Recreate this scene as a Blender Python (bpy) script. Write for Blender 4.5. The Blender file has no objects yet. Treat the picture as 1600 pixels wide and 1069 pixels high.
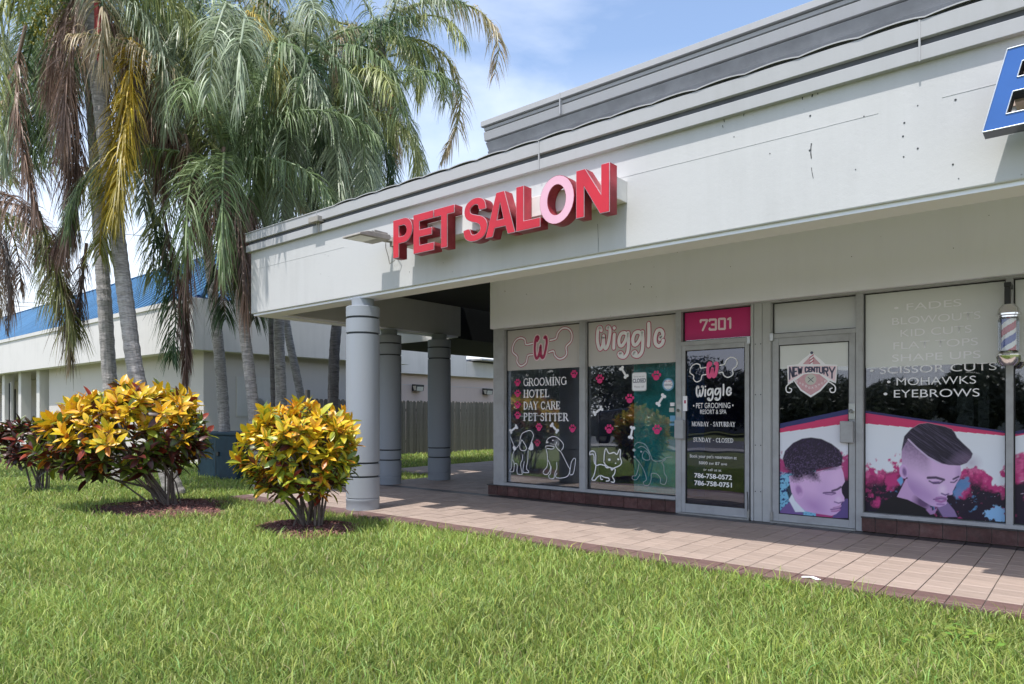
import bpy, math, random
import numpy as np
from mathutils import Vector, Matrix, noise as mnoise
random.seed(7); rng = np.random.default_rng(7)
R = math.radians
scene = bpy.context.scene
col = scene.collection

# ------------------------------------------------------------------ camera
F_PX, YAW, HOR, H = 1090.0, R(40), 647.0, 1.27
cam_d = bpy.data.cameras.new('camera'); cam = bpy.data.objects.new('camera', cam_d); col.objects.link(cam)
cam.location = (0, 0, H); cam.rotation_euler = (R(90), 0, YAW)
cam_d.sensor_width = 36; cam_d.lens = F_PX / 1600 * 36; cam_d.shift_y = (HOR - 534.5) / 1600
cam_d.clip_start = 0.05; cam_d.clip_end = 2000
scene.camera = cam
# ------------------------------------------------------------------ light
SUN_EL, SUN_DX = R(67.5), 0.11          # sun stands in front of the facade, a touch to the right
sun_to = Vector((SUN_DX, -1, 0)).normalized() * math.cos(SUN_EL) + Vector((0, 0, math.sin(SUN_EL)))
sd = bpy.data.lights.new('sun', 'SUN'); sun = bpy.data.objects.new('sun', sd); col.objects.link(sun)
sd.energy = 2.45; sd.angle = R(0.55); sd.color = (1.0, 0.965, 0.92)
sun.rotation_euler = sun_to.to_track_quat('Z', 'Y').to_euler()
sun.location = (5, -10, 20)
world = bpy.data.worlds.new('World'); scene.world = world; world.use_nodes = True
nt = world.node_tree; nt.nodes.clear()
out = nt.nodes.new('ShaderNodeOutputWorld'); bg = nt.nodes.new('ShaderNodeBackground')
sky = nt.nodes.new('ShaderNodeTexSky'); sky.sky_type = 'NISHITA'; sky.sun_disc = False
sky.sun_elevation = SUN_EL; sky.sun_rotation = math.atan2(sun_to.x, sun_to.y)
sky.air_density = 1.0; sky.dust_density = 1.2; sky.ozone_density = 1.6
tc = nt.nodes.new('ShaderNodeTexCoord'); mp = nt.nodes.new('ShaderNodeMapping'); mp.inputs['Scale'].default_value = (1, 1, 2.0)
mp.inputs['Location'].default_value = (5.5, 1.1, 0.0)
nz = nt.nodes.new('ShaderNodeTexNoise'); nz.inputs['Scale'].default_value = 2.1; nz.inputs['Detail'].default_value = 7; nz.inputs['Roughness'].default_value = 0.52
nz.inputs['Distortion'].default_value = 0.35
rp = nt.nodes.new('ShaderNodeValToRGB'); rp.color_ramp.elements[0].position = 0.50; rp.color_ramp.elements[1].position = 0.74
sep = nt.nodes.new('ShaderNodeSeparateXYZ')
hz = nt.nodes.new('ShaderNodeMapRange'); hz.inputs['From Min'].default_value = 0.0; hz.inputs['From Max'].default_value = 0.46
hz.inputs['To Min'].default_value = 0.92; hz.inputs['To Max'].default_value = 0.03
mx = nt.nodes.new('ShaderNodeMath'); mx.operation = 'MAXIMUM'
mul = nt.nodes.new('ShaderNodeMath'); mul.operation = 'MULTIPLY'; mul.inputs[1].default_value = 0.5
mix = nt.nodes.new('ShaderNodeMix'); mix.data_type = 'RGBA'
mix.inputs['B'].default_value = (6.0, 6.15, 6.5, 1)
L = nt.links.new
L(tc.outputs['Generated'], mp.inputs[0]); L(mp.outputs[0], nz.inputs['Vector']); L(nz.outputs['Fac'], rp.inputs[0])
L(tc.outputs['Generated'], sep.inputs[0]); L(sep.outputs['Z'], hz.inputs['Value'])
L(rp.outputs[0], mul.inputs[0]); L(mul.outputs[0], mx.inputs[0]); L(hz.outputs[0], mx.inputs[1])
L(mx.outputs[0], mix.inputs['Factor']); L(sky.outputs[0], mix.inputs['A']); L(mix.outputs['Result'], bg.inputs[0]); L(bg.outputs[0], out.inputs[0])
bg.inputs[1].default_value = 0.123
vs = scene.view_settings
vs.view_transform = 'Standard'; vs.look = 'None'; vs.gamma = 1; vs.use_curve_mapping = False; vs.exposure = 1.12

# ------------------------------------------------------------------ photo -> place
FX, FY = -math.sin(YAW), math.cos(YAW); RX, RY = math.cos(YAW), math.sin(YAW)
def ray(x, y):
    a = (x - 800) / F_PX
    return FX + a * RX, FY + a * RY, (HOR - y) / F_PX
def onY(x, y, Y):
    r = ray(x, y); t = Y / r[1]; return Vector((r[0] * t, Y, H + r[2] * t))
def onX(x, y, X):
    r = ray(x, y); t = X / r[0]; return Vector((X, r[1] * t, H + r[2] * t))
def onZ(x, y, Z=0.0):
    r = ray(x, y); t = (Z - H) / r[2]; return Vector((r[0] * t, r[1] * t, Z))
def onD(x, y, d):
    r = ray(x, y); return Vector((r[0] * d, r[1] * d, H + r[2] * d))

# ------------------------------------------------------------------ materials
def srgb(r, g, b):
    f = lambda c: (c / 255 / 12.92) if c / 255 <= 0.04045 else ((c / 255 + 0.055) / 1.055) ** 2.4
    return (f(r), f(g), f(b), 1)
def mat(name, c, rough=0.7, var=0.12, scale=6.0, bump=0.0, bscale=60.0, metal=0.0, c2=None, spec=0.5, island=0.0, stretch=(1, 1, 1), c2pos=(0.45, 0.7)):
    m = bpy.data.materials.new(name); m.use_nodes = True; n = m.node_tree; b = n.nodes['Principled BSDF']
    k = n.links.new
    b.inputs['Roughness'].default_value = rough; b.inputs['Metallic'].default_value = metal
    b.inputs['Specular IOR Level'].default_value = spec
    c = tuple(c[:3]) + (1,)
    t = n.nodes.new('ShaderNodeTexCoord'); mp = n.nodes.new('ShaderNodeMapping'); mp.inputs['Scale'].default_value = stretch
    k(t.outputs['Object'], mp.inputs[0])
    nz = n.nodes.new('ShaderNodeTexNoise'); nz.inputs['Scale'].default_value = scale; nz.inputs['Detail'].default_value = 8
    nz.inputs['Roughness'].default_value = 0.6
    k(mp.outputs[0], nz.inputs['Vector'])
    mr = n.nodes.new('ShaderNodeMapRange'); mr.inputs['From Min'].default_value = 0.3; mr.inputs['From Max'].default_value = 0.7
    mr.inputs['To Min'].default_value = 1 - var; mr.inputs['To Max'].default_value = 1 + var
    k(nz.outputs['Fac'], mr.inputs['Value'])
    vm = n.nodes.new('ShaderNodeVectorMath'); vm.operation = 'SCALE'
    src = None
    if c2 is not None:
        nz2 = n.nodes.new('ShaderNodeTexNoise'); nz2.inputs['Scale'].default_value = scale * 0.45; nz2.inputs['Detail'].default_value = 10
        nz2.inputs['Roughness'].default_value = 0.68
        k(mp.outputs[0], nz2.inputs['Vector'])
        rr = n.nodes.new('ShaderNodeMapRange'); rr.inputs['From Min'].default_value = c2pos[0]; rr.inputs['From Max'].default_value = c2pos[1]
        k(nz2.outputs['Fac'], rr.inputs['Value'])
        mm = n.nodes.new('ShaderNodeMix'); mm.data_type = 'RGBA'; mm.inputs['A'].default_value = c; mm.inputs['B'].default_value = tuple(c2[:3]) + (1,)
        k(rr.outputs[0], mm.inputs['Factor']); k(mm.outputs['Result'], vm.inputs[0])
    else:
        vm.inputs[0].default_value = c[:3]
    if island:
        g = n.nodes.new('ShaderNodeNewGeometry'); oi = n.nodes.new('ShaderNodeObjectInfo')
        ad = n.nodes.new('ShaderNodeMath'); ad.operation = 'ADD'; k(g.outputs['Random Per Island'], ad.inputs[0]); k(oi.outputs['Random'], ad.inputs[1])
        fr = n.nodes.new('ShaderNodeMath'); fr.operation = 'FRACT'; k(ad.outputs[0], fr.inputs[0])
        m2 = n.nodes.new('ShaderNodeMapRange'); m2.inputs['To Min'].default_value = 1 - island; m2.inputs['To Max'].default_value = 1 + island
        k(fr.outputs[0], m2.inputs['Value'])
        mm2 = n.nodes.new('ShaderNodeMath'); mm2.operation = 'MULTIPLY'; k(mr.outputs[0], mm2.inputs[0]); k(m2.outputs[0], mm2.inputs[1])
        k(mm2.outputs[0], vm.inputs['Scale'])
    else:
        k(mr.outputs[0], vm.inputs['Scale'])
    k(vm.outputs[0], b.inputs['Base Color'])
    if bump:
        nb = n.nodes.new('ShaderNodeTexNoise'); nb.inputs['Scale'].default_value = bscale; nb.inputs['Detail'].default_value = 5
        k(t.outputs['Object'], nb.inputs['Vector'])
        bp = n.nodes.new('ShaderNodeBump'); bp.inputs['Strength'].default_value = bump; bp.inputs['Distance'].default_value = 0.01
        k(nb.outputs['Fac'], bp.inputs['Height']); k(bp.outputs[0], b.inputs['Normal'])
    return m
def vcmat(name, rough=0.55, transl=0.3, spec=0.4, var=0.0):
    """colour comes from each leaf's or blade's own colour; thin parts let light through"""
    m = bpy.data.materials.new(name); m.use_nodes = True; n = m.node_tree; k = n.links.new
    b = n.nodes['Principled BSDF']; o = n.nodes['Material Output']
    a = n.nodes.new('ShaderNodeVertexColor'); a.layer_name = 'Col'
    b.inputs['Roughness'].default_value = rough; b.inputs['Specular IOR Level'].default_value = spec
    src = a.outputs['Color']
    if var:
        t = n.nodes.new('ShaderNodeTexCoord'); nz = n.nodes.new('ShaderNodeTexNoise'); nz.inputs['Scale'].default_value = 40
        k(t.outputs['Object'], nz.inputs['Vector'])
        mr = n.nodes.new('ShaderNodeMapRange'); mr.inputs['To Min'].default_value = 1 - var; mr.inputs['To Max'].default_value = 1 + var
        k(nz.outputs['Fac'], mr.inputs['Value']); vm = n.nodes.new('ShaderNodeVectorMath'); vm.operation = 'SCALE'
        k(src, vm.inputs[0]); k(mr.outputs[0], vm.inputs['Scale']); src = vm.outputs[0]
    k(src, b.inputs['Base Color'])
    if transl:
        tr = n.nodes.new('ShaderNodeBsdfTranslucent'); k(src, tr.inputs['Color'])
        mx = n.nodes.new('ShaderNodeMixShader'); mx.inputs[0].default_value = transl
        k(b.outputs[0], mx.inputs[1]); k(tr.outputs[0], mx.inputs[2]); k(mx.outputs[0], o.inputs[0])
    return m
def glass(name, tint, refl=0.3, rough=0.012, opac=0.35):
    """window glass with a reflective film: see-through, tinted, mirror on top"""
    m = bpy.data.materials.new(name); m.use_nodes = True; n = m.node_tree; k = n.links.new
    for x in list(n.nodes):
        if x.type == 'BSDF_PRINCIPLED': n.nodes.remove(x)
    o = n.nodes['Material Output']
    tr = n.nodes.new('ShaderNodeBsdfTransparent'); tr.inputs[0].default_value = tuple(tint[:3]) + (1,)
    gl = n.nodes.new('ShaderNodeBsdfGlossy'); gl.inputs['Roughness'].default_value = rough; gl.inputs['Color'].default_value = (0.95, 0.97, 1, 1)
    fr = n.nodes.new('ShaderNodeFresnel'); fr.inputs[0].default_value = 1.5
    mr = n.nodes.new('ShaderNodeMapRange'); mr.inputs['From Max'].default_value = 0.6; mr.inputs['To Min'].default_value = refl; mr.inputs['To Max'].default_value = 0.95
    k(fr.outputs[0], mr.inputs['Value'])
    t = n.nodes.new('ShaderNodeTexCoord'); nb = n.nodes.new('ShaderNodeTexNoise'); nb.inputs['Scale'].default_value = 1.7; nb.inputs['Detail'].default_value = 1
    k(t.outputs['Object'], nb.inputs['Vector'])
    bp = n.nodes.new('ShaderNodeBump'); bp.inputs['Strength'].default_value = 0.05; bp.inputs['Distance'].default_value = 0.04
    k(nb.outputs['Fac'], bp.inputs['Height']); k(bp.outputs[0], gl.inputs['Normal'])
    mx = n.nodes.new('ShaderNodeMixShader'); k(mr.outputs[0], mx.inputs[0]); k(tr.outputs[0], mx.inputs[1]); k(gl.outputs[0], mx.inputs[2])
    k(mx.outputs[0], o.inputs[0])
    return m
def stucco(name, c, dirt=(0.30, 0.30, 0.29), amount=0.25, bump=0.35):
    """painted concrete: fine trowel relief, rain streaks, pock marks"""
    m = bpy.data.materials.new(name); m.use_nodes = True; n = m.node_tree; k = n.links.new; b = n.nodes['Principled BSDF']
    b.inputs['Roughness'].default_value = 0.82; b.inputs['Specular IOR Level'].default_value = 0.25
    t = n.nodes.new('ShaderNodeTexCoord')
    mp = n.nodes.new('ShaderNodeMapping'); mp.inputs['Scale'].default_value = (7, 7, 0.55); k(t.outputs['Object'], mp.inputs[0])
    st = n.nodes.new('ShaderNodeTexNoise'); st.inputs['Scale'].default_value = 1.0; st.inputs['Detail'].default_value = 9; st.inputs['Roughness'].default_value = 0.65
    k(mp.outputs[0], st.inputs['Vector'])
    bl = n.nodes.new('ShaderNodeTexNoise'); bl.inputs['Scale'].default_value = 1.1; bl.inputs['Detail'].default_value = 8; k(t.outputs['Object'], bl.inputs['Vector'])
    mu = n.nodes.new('ShaderNodeMath'); mu.operation = 'MULTIPLY'; k(st.outputs['Fac'], mu.inputs[0]); k(bl.outputs['Fac'], mu.inputs[1])
    mr = n.nodes.new('ShaderNodeMapRange'); mr.inputs['From Min'].default_value = 0.22; mr.inputs['From Max'].default_value = 0.46; mr.inputs['To Max'].default_value = amount
    k(mu.outputs[0], mr.inputs['Value'])
    mm = n.nodes.new('ShaderNodeMix'); mm.data_type = 'RGBA'; mm.inputs['A'].default_value = tuple(c[:3]) + (1,); mm.inputs['B'].default_value = tuple(dirt) + (1,)
    k(mr.outputs[0], mm.inputs['Factor'])
    vo = n.nodes.new('ShaderNodeTexVoronoi'); vo.inputs['Scale'].default_value = 9; k(t.outputs['Object'], vo.inputs['Vector'])
    n3 = n.nodes.new('ShaderNodeTexNoise'); n3.inputs['Scale'].default_value = 2.3; k(t.outputs['Object'], n3.inputs['Vector'])
    m3 = n.nodes.new('ShaderNodeMapRange'); m3.inputs['From Min'].default_value = 0.45; m3.inputs['From Max'].default_value = 0.75; m3.inputs['To Max'].default_value = 0.085
    k(n3.outputs['Fac'], m3.inputs['Value'])
    lt = n.nodes.new('ShaderNodeMath'); lt.operation = 'LESS_THAN'; k(vo.outputs['Distance'], lt.inputs[0]); k(m3.outputs[0], lt.inputs[1])
    m4 = n.nodes.new('ShaderNodeMath'); m4.operation = 'MULTIPLY'; m4.inputs[1].default_value = 0.55; k(lt.outputs[0], m4.inputs[0])
    m5 = n.nodes.new('ShaderNodeMix'); m5.data_type = 'RGBA'; m5.inputs['B'].default_value = (0.16, 0.155, 0.15, 1)
    k(m4.outputs[0], m5.inputs['Factor']); k(mm.outputs['Result'], m5.inputs['A']); k(m5.outputs['Result'], b.inputs['Base Color'])
    n4 = n.nodes.new('ShaderNodeTexNoise'); n4.inputs['Scale'].default_value = 22; n4.inputs['Detail'].default_value = 8; n4.inputs['Roughness'].default_value = 0.7
    k(t.outputs['Object'], n4.inputs['Vector'])
    bp = n.nodes.new('ShaderNodeBump'); bp.inputs['Strength'].default_value = bump*.6; bp.inputs['Distance'].default_value = 0.008
    k(n4.outputs['Fac'], bp.inputs['Height']); k(bp.outputs[0], b.inputs['Normal'])
    return m
M = {}
M['white'] = stucco('white_concrete_sun_dimmed', (0.515, 0.515, 0.512), amount=0.2)  # fascia: same white paint as the upper wall, darkened to offset direct sun
M['white2'] = stucco('white_wall_shade_lifted', (0.85, 0.86, 0.95), amount=0.07, bump=0.2)  # same white paint, lightened and blued to offset canopy shade and warm bounce
M['beam'] = stucco('beam_paint', (0.6, 0.6, 0.58), amount=0.2, bump=0.2)
M['band'] = stucco('grey_metal_band', (0.40, 0.403, 0.41), amount=0.28, bump=0.1)
M['louvre'] = mat('weathered_dark_louvre', (0.31, 0.315, 0.33), 0.6, 0.15, 5)
M['band_dark'] = mat('dark_band_recess', (0.075, 0.08, 0.09), 0.7, 0.25, 5)
M['column'] = stucco('grey_column_paint', (0.28, 0.305, 0.34), amount=0.34, bump=0.25)
M['groove'] = mat('column_groove', (0.05, 0.055, 0.06), 0.9)
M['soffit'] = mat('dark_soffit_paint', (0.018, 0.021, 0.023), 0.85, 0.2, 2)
M['frame'] = mat('grey_aluminium_frame', (0.36, 0.365, 0.375), 0.48, 0.06, 9, 0.05, 90, c2=(0.29, 0.29, 0.295))
M['frame_dark'] = mat('dark_gasket', (0.02, 0.02, 0.022), 0.7)  # near-black, for gaskets and neighbouring window panes
M['panel'] = mat('grey_siding', (0.40, 0.405, 0.405), 0.55, 0.06, 7)
M['btile'] = mat('oxblood_base_tile', (0.085, 0.034, 0.032), 0.35, 0.3, 20, 0.06, 60, island=0.22, c2=(0.13, 0.075, 0.07))
M['ftile'] = mat('walkway_tile', (0.36, 0.28, 0.232), 0.62, 0.12, 14, 0.12, 70, island=0.09, c2=(0.27, 0.205, 0.17), stretch=(0.6, 3, 1))
M['etile'] = mat('brown_edge_tile', (0.165, 0.095, 0.082), 0.55, 0.2, 14, 0.12, 70, island=0.12, stretch=(0.5, 3, 1), c2=(0.10, 0.07, 0.065))
M['dtile'] = mat('dark_edge_tile', (0.045, 0.04, 0.042), 0.45, 0.2, 14, 0.1, 70, island=0.12)
M['grout'] = mat('grout', (0.20, 0.175, 0.155), 0.95, 0.4, 9, c2=(0.13, 0.12, 0.12))
M['concrete'] = mat('kerb_concrete', (0.36, 0.34, 0.32), 0.9, 0.2, 8, 0.4, 50)
M['red'] = mat('red_sign_face', (0.54, 0.013, 0.028), 0.42, 0.06, 3, c2=(0.44, 0.012, 0.026))
M['pinkface'] = mat('faded_pink_sign_face', (0.72, 0.40, 0.50), 0.35, 0.06, 3)
M['redside'] = mat('red_letter_return', (0.27, 0.016, 0.028), 0.4, 0.25, 6, metal=0.2, c2=(0.36, 0.05, 0.06))
M['silver'] = mat('letter_edge_trim', (0.58, 0.44, 0.46), 0.35, 0.2, 12, metal=0.4)
M['raceway'] = mat('raceway_paint', (0.68, 0.66, 0.63), 0.5, 0.08, 5)
M['blue'] = mat('blue_sign_face', (0.035, 0.125, 0.40), 0.3, 0.06, 3)
M['bluetrim'] = mat('pale_sign_trim', (0.62, 0.66, 0.72), 0.35, 0.06, 3, metal=0.3)
M['bluedark'] = mat('dark_sign_return', (0.02, 0.025, 0.05), 0.4)
M['plate'] = mat('peach_back_plate', (0.60, 0.47, 0.40), 0.6)
M['glass'] = glass('window_film_glass', (0.8, 0.82, 0.84), 0.055)
M['glass_b'] = glass('barber_window_glass', (0.6, 0.62, 0.62), 0.10)
M['glass_d'] = glass('dark_door_glass', (0.35, 0.35, 0.55), 0.03)
M['frost'] = mat('frosted_grey_vinyl', (0.50, 0.47, 0.45), 0.55, 0.03, 2)
M['frost2'] = mat('pale_frosted_vinyl', (0.60, 0.61, 0.585), 0.35, 0.04, 2, spec=0.8)
M['frost3'] = mat('grey_frosted_vinyl', (0.42, 0.42, 0.39), 0.25, 0.04, 2, spec=0.9)
M['navyin'] = mat('dark_navy_interior', (0.08, 0.08, 0.17), 0.8, 0.3, 2)
M['tealin'] = mat('teal_interior_panel', (0.05, 0.50, 0.46), 0.6, 0.35, 2.5)
M['ledge'] = mat('interior_ledge', (0.42, 0.39, 0.36), 0.7)
M['roomdark'] = mat('barber_interior', (0.22, 0.22, 0.215), 0.8, 0.35, 1.5)
M['curtain'] = mat('interior_door_strip', (0.62, 0.60, 0.50), 0.7)
M['magenta'] = mat('magenta_vinyl', (0.50, 0.006, 0.13), 0.45, 0.03, 2)
M['magenta2'] = mat('pink_vinyl', (0.66, 0.025, 0.17), 0.5, 0.03, 2)
M['vwhite'] = mat('white_vinyl', (0.84, 0.83, 0.86), 0.5, 0.02, 2)
M['vpink'] = mat('pale_pink_vinyl', (0.82, 0.62, 0.68), 0.5, 0.02, 2)
M['vfaint'] = mat('faded_white_vinyl', (0.42, 0.47, 0.48), 0.6, 0.02, 2)
M['vcrim'] = mat('crimson_vinyl', (0.42, 0.025, 0.10), 0.5, 0.03, 2)
M['vhot'] = mat('hot_pink_vinyl', (0.85, 0.10, 0.28), 0.5, 0.03, 2)
M['vnavy'] = mat('navy_vinyl', (0.03, 0.035, 0.10), 0.5, 0.03, 2)
M['vbeige'] = mat('pale_beige_vinyl', (0.56, 0.55, 0.50), 0.5, 0.03, 2)
M['vlblue'] = mat('light_blue_sticker', (0.14, 0.36, 0.55), 0.5, 0.03, 2)
M['print'] = vcmat('printed_vinyl', 0.4, 0.0, 0.4)
M['chrome'] = mat('chrome', (0.75, 0.75, 0.76), 0.12, 0.04, 4, metal=1.0)
M['black'] = mat('black_metal', (0.015, 0.015, 0.016), 0.5)
M['steel'] = mat('brushed_steel', (0.42, 0.42, 0.41), 0.35, 0.1, 12, metal=0.8)
M['tube'] = glass('clear_tube_glass', (0.96, 0.97, 0.99), 0.02)
M['lampgrey'] = mat('weathered_lamp_housing', (0.30, 0.28, 0.25), 0.55, 0.2, 9)
M['lens'] = mat('lamp_lens', (0.62, 0.60, 0.52), 0.3)
M['lwall'] = stucco('neighbour_white_paint', (0.62, 0.60, 0.575), amount=0.2, bump=0.1)
M['lwall2'] = stucco('neighbour_cream_wall', (0.60, 0.56, 0.53), amount=0.12, bump=0.1)
M['peach'] = stucco('neighbour_peach_wall', (0.66, 0.53, 0.46), amount=0.12, bump=0.1)
M['broof'] = mat('blue_metal_roof', (0.018, 0.08, 0.18), 0.65, 0.3, 3, spec=0.25, stretch=(2, .4, .4))
M['brib'] = mat('blue_roof_rib', (0.07, 0.20, 0.36), 0.5, 0.25, 3, spec=0.35, stretch=(2, .3, .3))
M['navy'] = mat('navy_eave_paint', (0.012, 0.035, 0.13), 0.5)
M['box'] = mat('dark_teal_box_paint', (0.006, 0.03, 0.05), 0.75, 0.3, 3, c2=(0.014, 0.05, 0.07))
M['picket'] = mat('weathered_fence_wood', (0.135, 0.125, 0.11), 0.9, 0.3, 12, 0.3, 40, island=0.22, stretch=(3, 3, 0.4))
M['trunk'] = mat('palm_bark', (0.36, 0.34, 0.325), 0.95, 0.4, 12, 0.9, 26, c2=(0.15, 0.14, 0.14), stretch=(1, 1, 6))
M['trunkd'] = mat('palm_bark_dark', (0.17, 0.155, 0.15), 0.95, 0.3, 10, 0.8, 26, c2=(0.07, 0.06, 0.06), stretch=(1, 1, 6))  # darker bark colour of two palms
M['frond'] = vcmat('palm_leaf', 0.42, 0.34, 0.5)
M['croton'] = vcmat('croton_leaf', 0.36, 0.22, 0.5, 0.25)
M['twig'] = mat('shrub_wood', (0.11, 0.085, 0.075), 0.9, 0.3, 20, 0.3, 60)
M['mulch'] = vcmat('mulch_chip', 0.9, 0.0, 0.2)
M['soil'] = mat('mulch_bed_soil', (0.10, 0.05, 0.042), 0.95, 0.45, 30, 0.9, 60)
M['lawn'] = mat('lawn_ground', (0.15, 0.17, 0.05), 0.95, 0.35, 12, 0.6, 40, c2=(0.06, 0.075, 0.025))
M['grass'] = vcmat('grass_blade', 0.5, 0.35, 0.35)
M['asphalt'] = mat('asphalt', (0.12, 0.12, 0.122), 0.9, 0.2, 20, 0.3, 80)
M['paint'] = mat('road_paint', (0.65, 0.64, 0.6), 0.8)
M['fruit'] = mat('palm_fruit', (0.30, 0.28, 0.03), 0.6, 0.3, 15)
M['fruitred'] = mat('ripe_palm_fruit', (0.30, 0.045, 0.015), 0.6, 0.3, 15)
M['spathe'] = mat('red_brown_spathe', (0.30, 0.035, 0.03), 0.6, 0.2, 9)
M['spathe2'] = mat('dry_spathe', (0.42, 0.30, 0.24), 0.8, 0.2, 9)
M['cable'] = mat('cable_black', (0.03, 0.03, 0.035), 0.7)
M['carpaint'] = mat('dark_car_paint', (0.03, 0.035, 0.045), 0.2, 0.02, 2)

# ------------------------------------------------------------------ object helpers
class MB:
    def __init__(s): s.v = []; s.f = []
    def box(s, x0, x1, y0, y1, z0, z1):
        n = len(s.v)
        s.v += [(x0,y0,z0),(x1,y0,z0),(x1,y1,z0),(x0,y1,z0),(x0,y0,z1),(x1,y0,z1),(x1,y1,z1),(x0,y1,z1)]
        s.f += [(n,n+3,n+2,n+1),(n+4,n+5,n+6,n+7),(n,n+1,n+5,n+4),(n+1,n+2,n+6,n+5),(n+2,n+3,n+7,n+6),(n+3,n,n+4,n+7)]
        return s
    def quad(s, a, b, c, d):
        n = len(s.v); s.v += [tuple(a), tuple(b), tuple(c), tuple(d)]; s.f.append((n, n+1, n+2, n+3)); return s
    def poly(s, pts):
        n = len(s.v); s.v += [tuple(p) for p in pts]; s.f.append(tuple(range(n, n + len(pts)))); return s
    def prism_x(s, prof, x0, x1):
        """profile in (y,z), swept along x, closed"""
        n = len(s.v); k = len(prof)
        s.v += [(x0, y, z) for y, z in prof] + [(x1, y, z) for y, z in prof]
        for i in range(k): j = (i + 1) % k; s.f.append((n+i, n+k+i, n+k+j, n+j))
        s.f.append(tuple(range(n, n+k))); s.f.append(tuple(range(n+2*k-1, n+k-1, -1))); return s
    def prism_y(s, prof, y0, y1):
        """profile in (x,z), swept along y, closed"""
        n = len(s.v); k = len(prof)
        s.v += [(x, y0, z) for x, z in prof] + [(x, y1, z) for x, z in prof]
        for i in range(k): j = (i + 1) % k; s.f.append((n+i, n+j, n+k+j, n+k+i))
        s.f.append(tuple(range(n+k-1, n-1, -1))); s.f.append(tuple(range(n+k, n+2*k))); return s
    def tube(s, pts, rad, k=8, cap=True):
        n0 = len(s.v); pts = [Vector(p) for p in pts]
        if not hasattr(rad, '__len__'): rad = [rad] * len(pts)
        for i, p in enumerate(pts):
            t = (pts[min(i+1, len(pts)-1)] - pts[max(i-1, 0)]).normalized()
            a = t.cross(Vector((0, 0, 1)) if abs(t.z) < 0.9 else Vector((0, 1, 0))).normalized(); b = t.cross(a)
            for j in range(k):
                th = 2 * math.pi * j / k
                s.v.append(tuple(p + (a * math.cos(th) + b * math.sin(th)) * rad[i]))
        for i in range(len(pts) - 1):
            for j in range(k):
                a0 = n0 + i*k + j; a1 = n0 + i*k + (j+1) % k
                s.f.append((a0, a1, a1 + k, a0 + k))
        if cap:
            s.f.append(tuple(n0 + j for j in range(k)))
            s.f.append(tuple(n0 + (len(pts)-1)*k + k - 1 - j for j in range(k)))
        return s
    def lathe(s, cx, cy, prof, k=32):
        n0 = len(s.v)
        for r, z in prof:
            for j in range(k): th = 2*math.pi*j/k; s.v.append((cx + r*math.cos(th), cy + r*math.sin(th), z))
        for i in range(len(prof)-1):
            for j in range(k):
                a0 = n0+i*k+j; a1 = n0+i*k+(j+1) % k; s.f.append((a0, a1, a1+k, a0+k))
        s.f.append(tuple(n0+k-1-j for j in range(k))); s.f.append(tuple(n0+(len(prof)-1)*k+j for j in range(k)))
        return s
    def mesh(s, name):
        m = bpy.data.meshes.new(name); m.from_pydata(s.v, [], s.f); m.update(); return m
    def build(s, name, m, parent=None, smooth=False, bevel=0.0):
        me = s.mesh(name); me.materials.append(m)
        if smooth: me.polygons.foreach_set('use_smooth', [True]*len(me.polygons))
        o = link(name, me, parent)
        if smooth:
            mod = o.modifiers.new('edge', 'EDGE_SPLIT'); mod.split_angle = R(35)
        if bevel:
            b = o.modifiers.new('bevel', 'BEVEL'); b.width = bevel; b.segments = 2; b.limit_method = 'ANGLE'; b.angle_limit = R(40)
        return o
def link(name, data, parent=None):
    o = bpy.data.objects.new(name, data); col.objects.link(o)
    if parent is not None:
        o.parent = parent
        bpy_mat = Matrix.Translation(parent_loc(parent)); o.matrix_parent_inverse = bpy_mat.inverted()
    return o
def parent_loc(p):
    v = Vector(p.location)
    if p.parent is not None and p.parent.get('_abs') is None: pass
    return v if p.type == 'EMPTY' else Vector((0, 0, 0))
def tag(o, label=None, cat=None, group=None, kind=None):
    if label: o['label'] = label
    if cat: o['category'] = cat
    if group: o['group'] = group
    if kind: o['kind'] = kind
    return o
def thing(name, loc, label, cat, group=None):
    o = bpy.data.objects.new(name, None); col.objects.link(o); o.location = loc; o.empty_display_size = 0.2
    return tag(o, label, cat, group)
def mesh_np(name, V, Fc, m, parent=None, colr=None, smooth=False):
    """V (n,3), Fc list of arrays of equal size faces"""
    me = bpy.data.meshes.new(name)
    nv = len(V); loops = np.concatenate([f.ravel() for f in Fc]); 
    tot = np.concatenate([np.full(len(f), f.shape[1]) for f in Fc]); st = np.concatenate([[0], np.cumsum(tot)[:-1]])
    me.vertices.add(nv); me.vertices.foreach_set('co', np.asarray(V, np.float32).ravel())
    me.loops.add(len(loops)); me.loops.foreach_set('vertex_index', loops.astype(np.int32))
    me.polygons.add(len(tot)); me.polygons.foreach_set('loop_start', st.astype(np.int32))
    try: me.polygons.foreach_set('loop_total', tot.astype(np.int32))
    except Exception: pass
    if smooth: me.polygons.foreach_set('use_smooth', np.ones(len(tot), bool))
    if colr is not None:
        a = me.color_attributes.new('Col', 'FLOAT_COLOR', 'POINT')
        c = np.ones((nv, 4), np.float32); c[:, :3] = colr; a.data.foreach_set('color', c.ravel())
    me.materials.append(m); me.update(calc_edges=True); 
    return link(name, me, parent) if name else me

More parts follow.
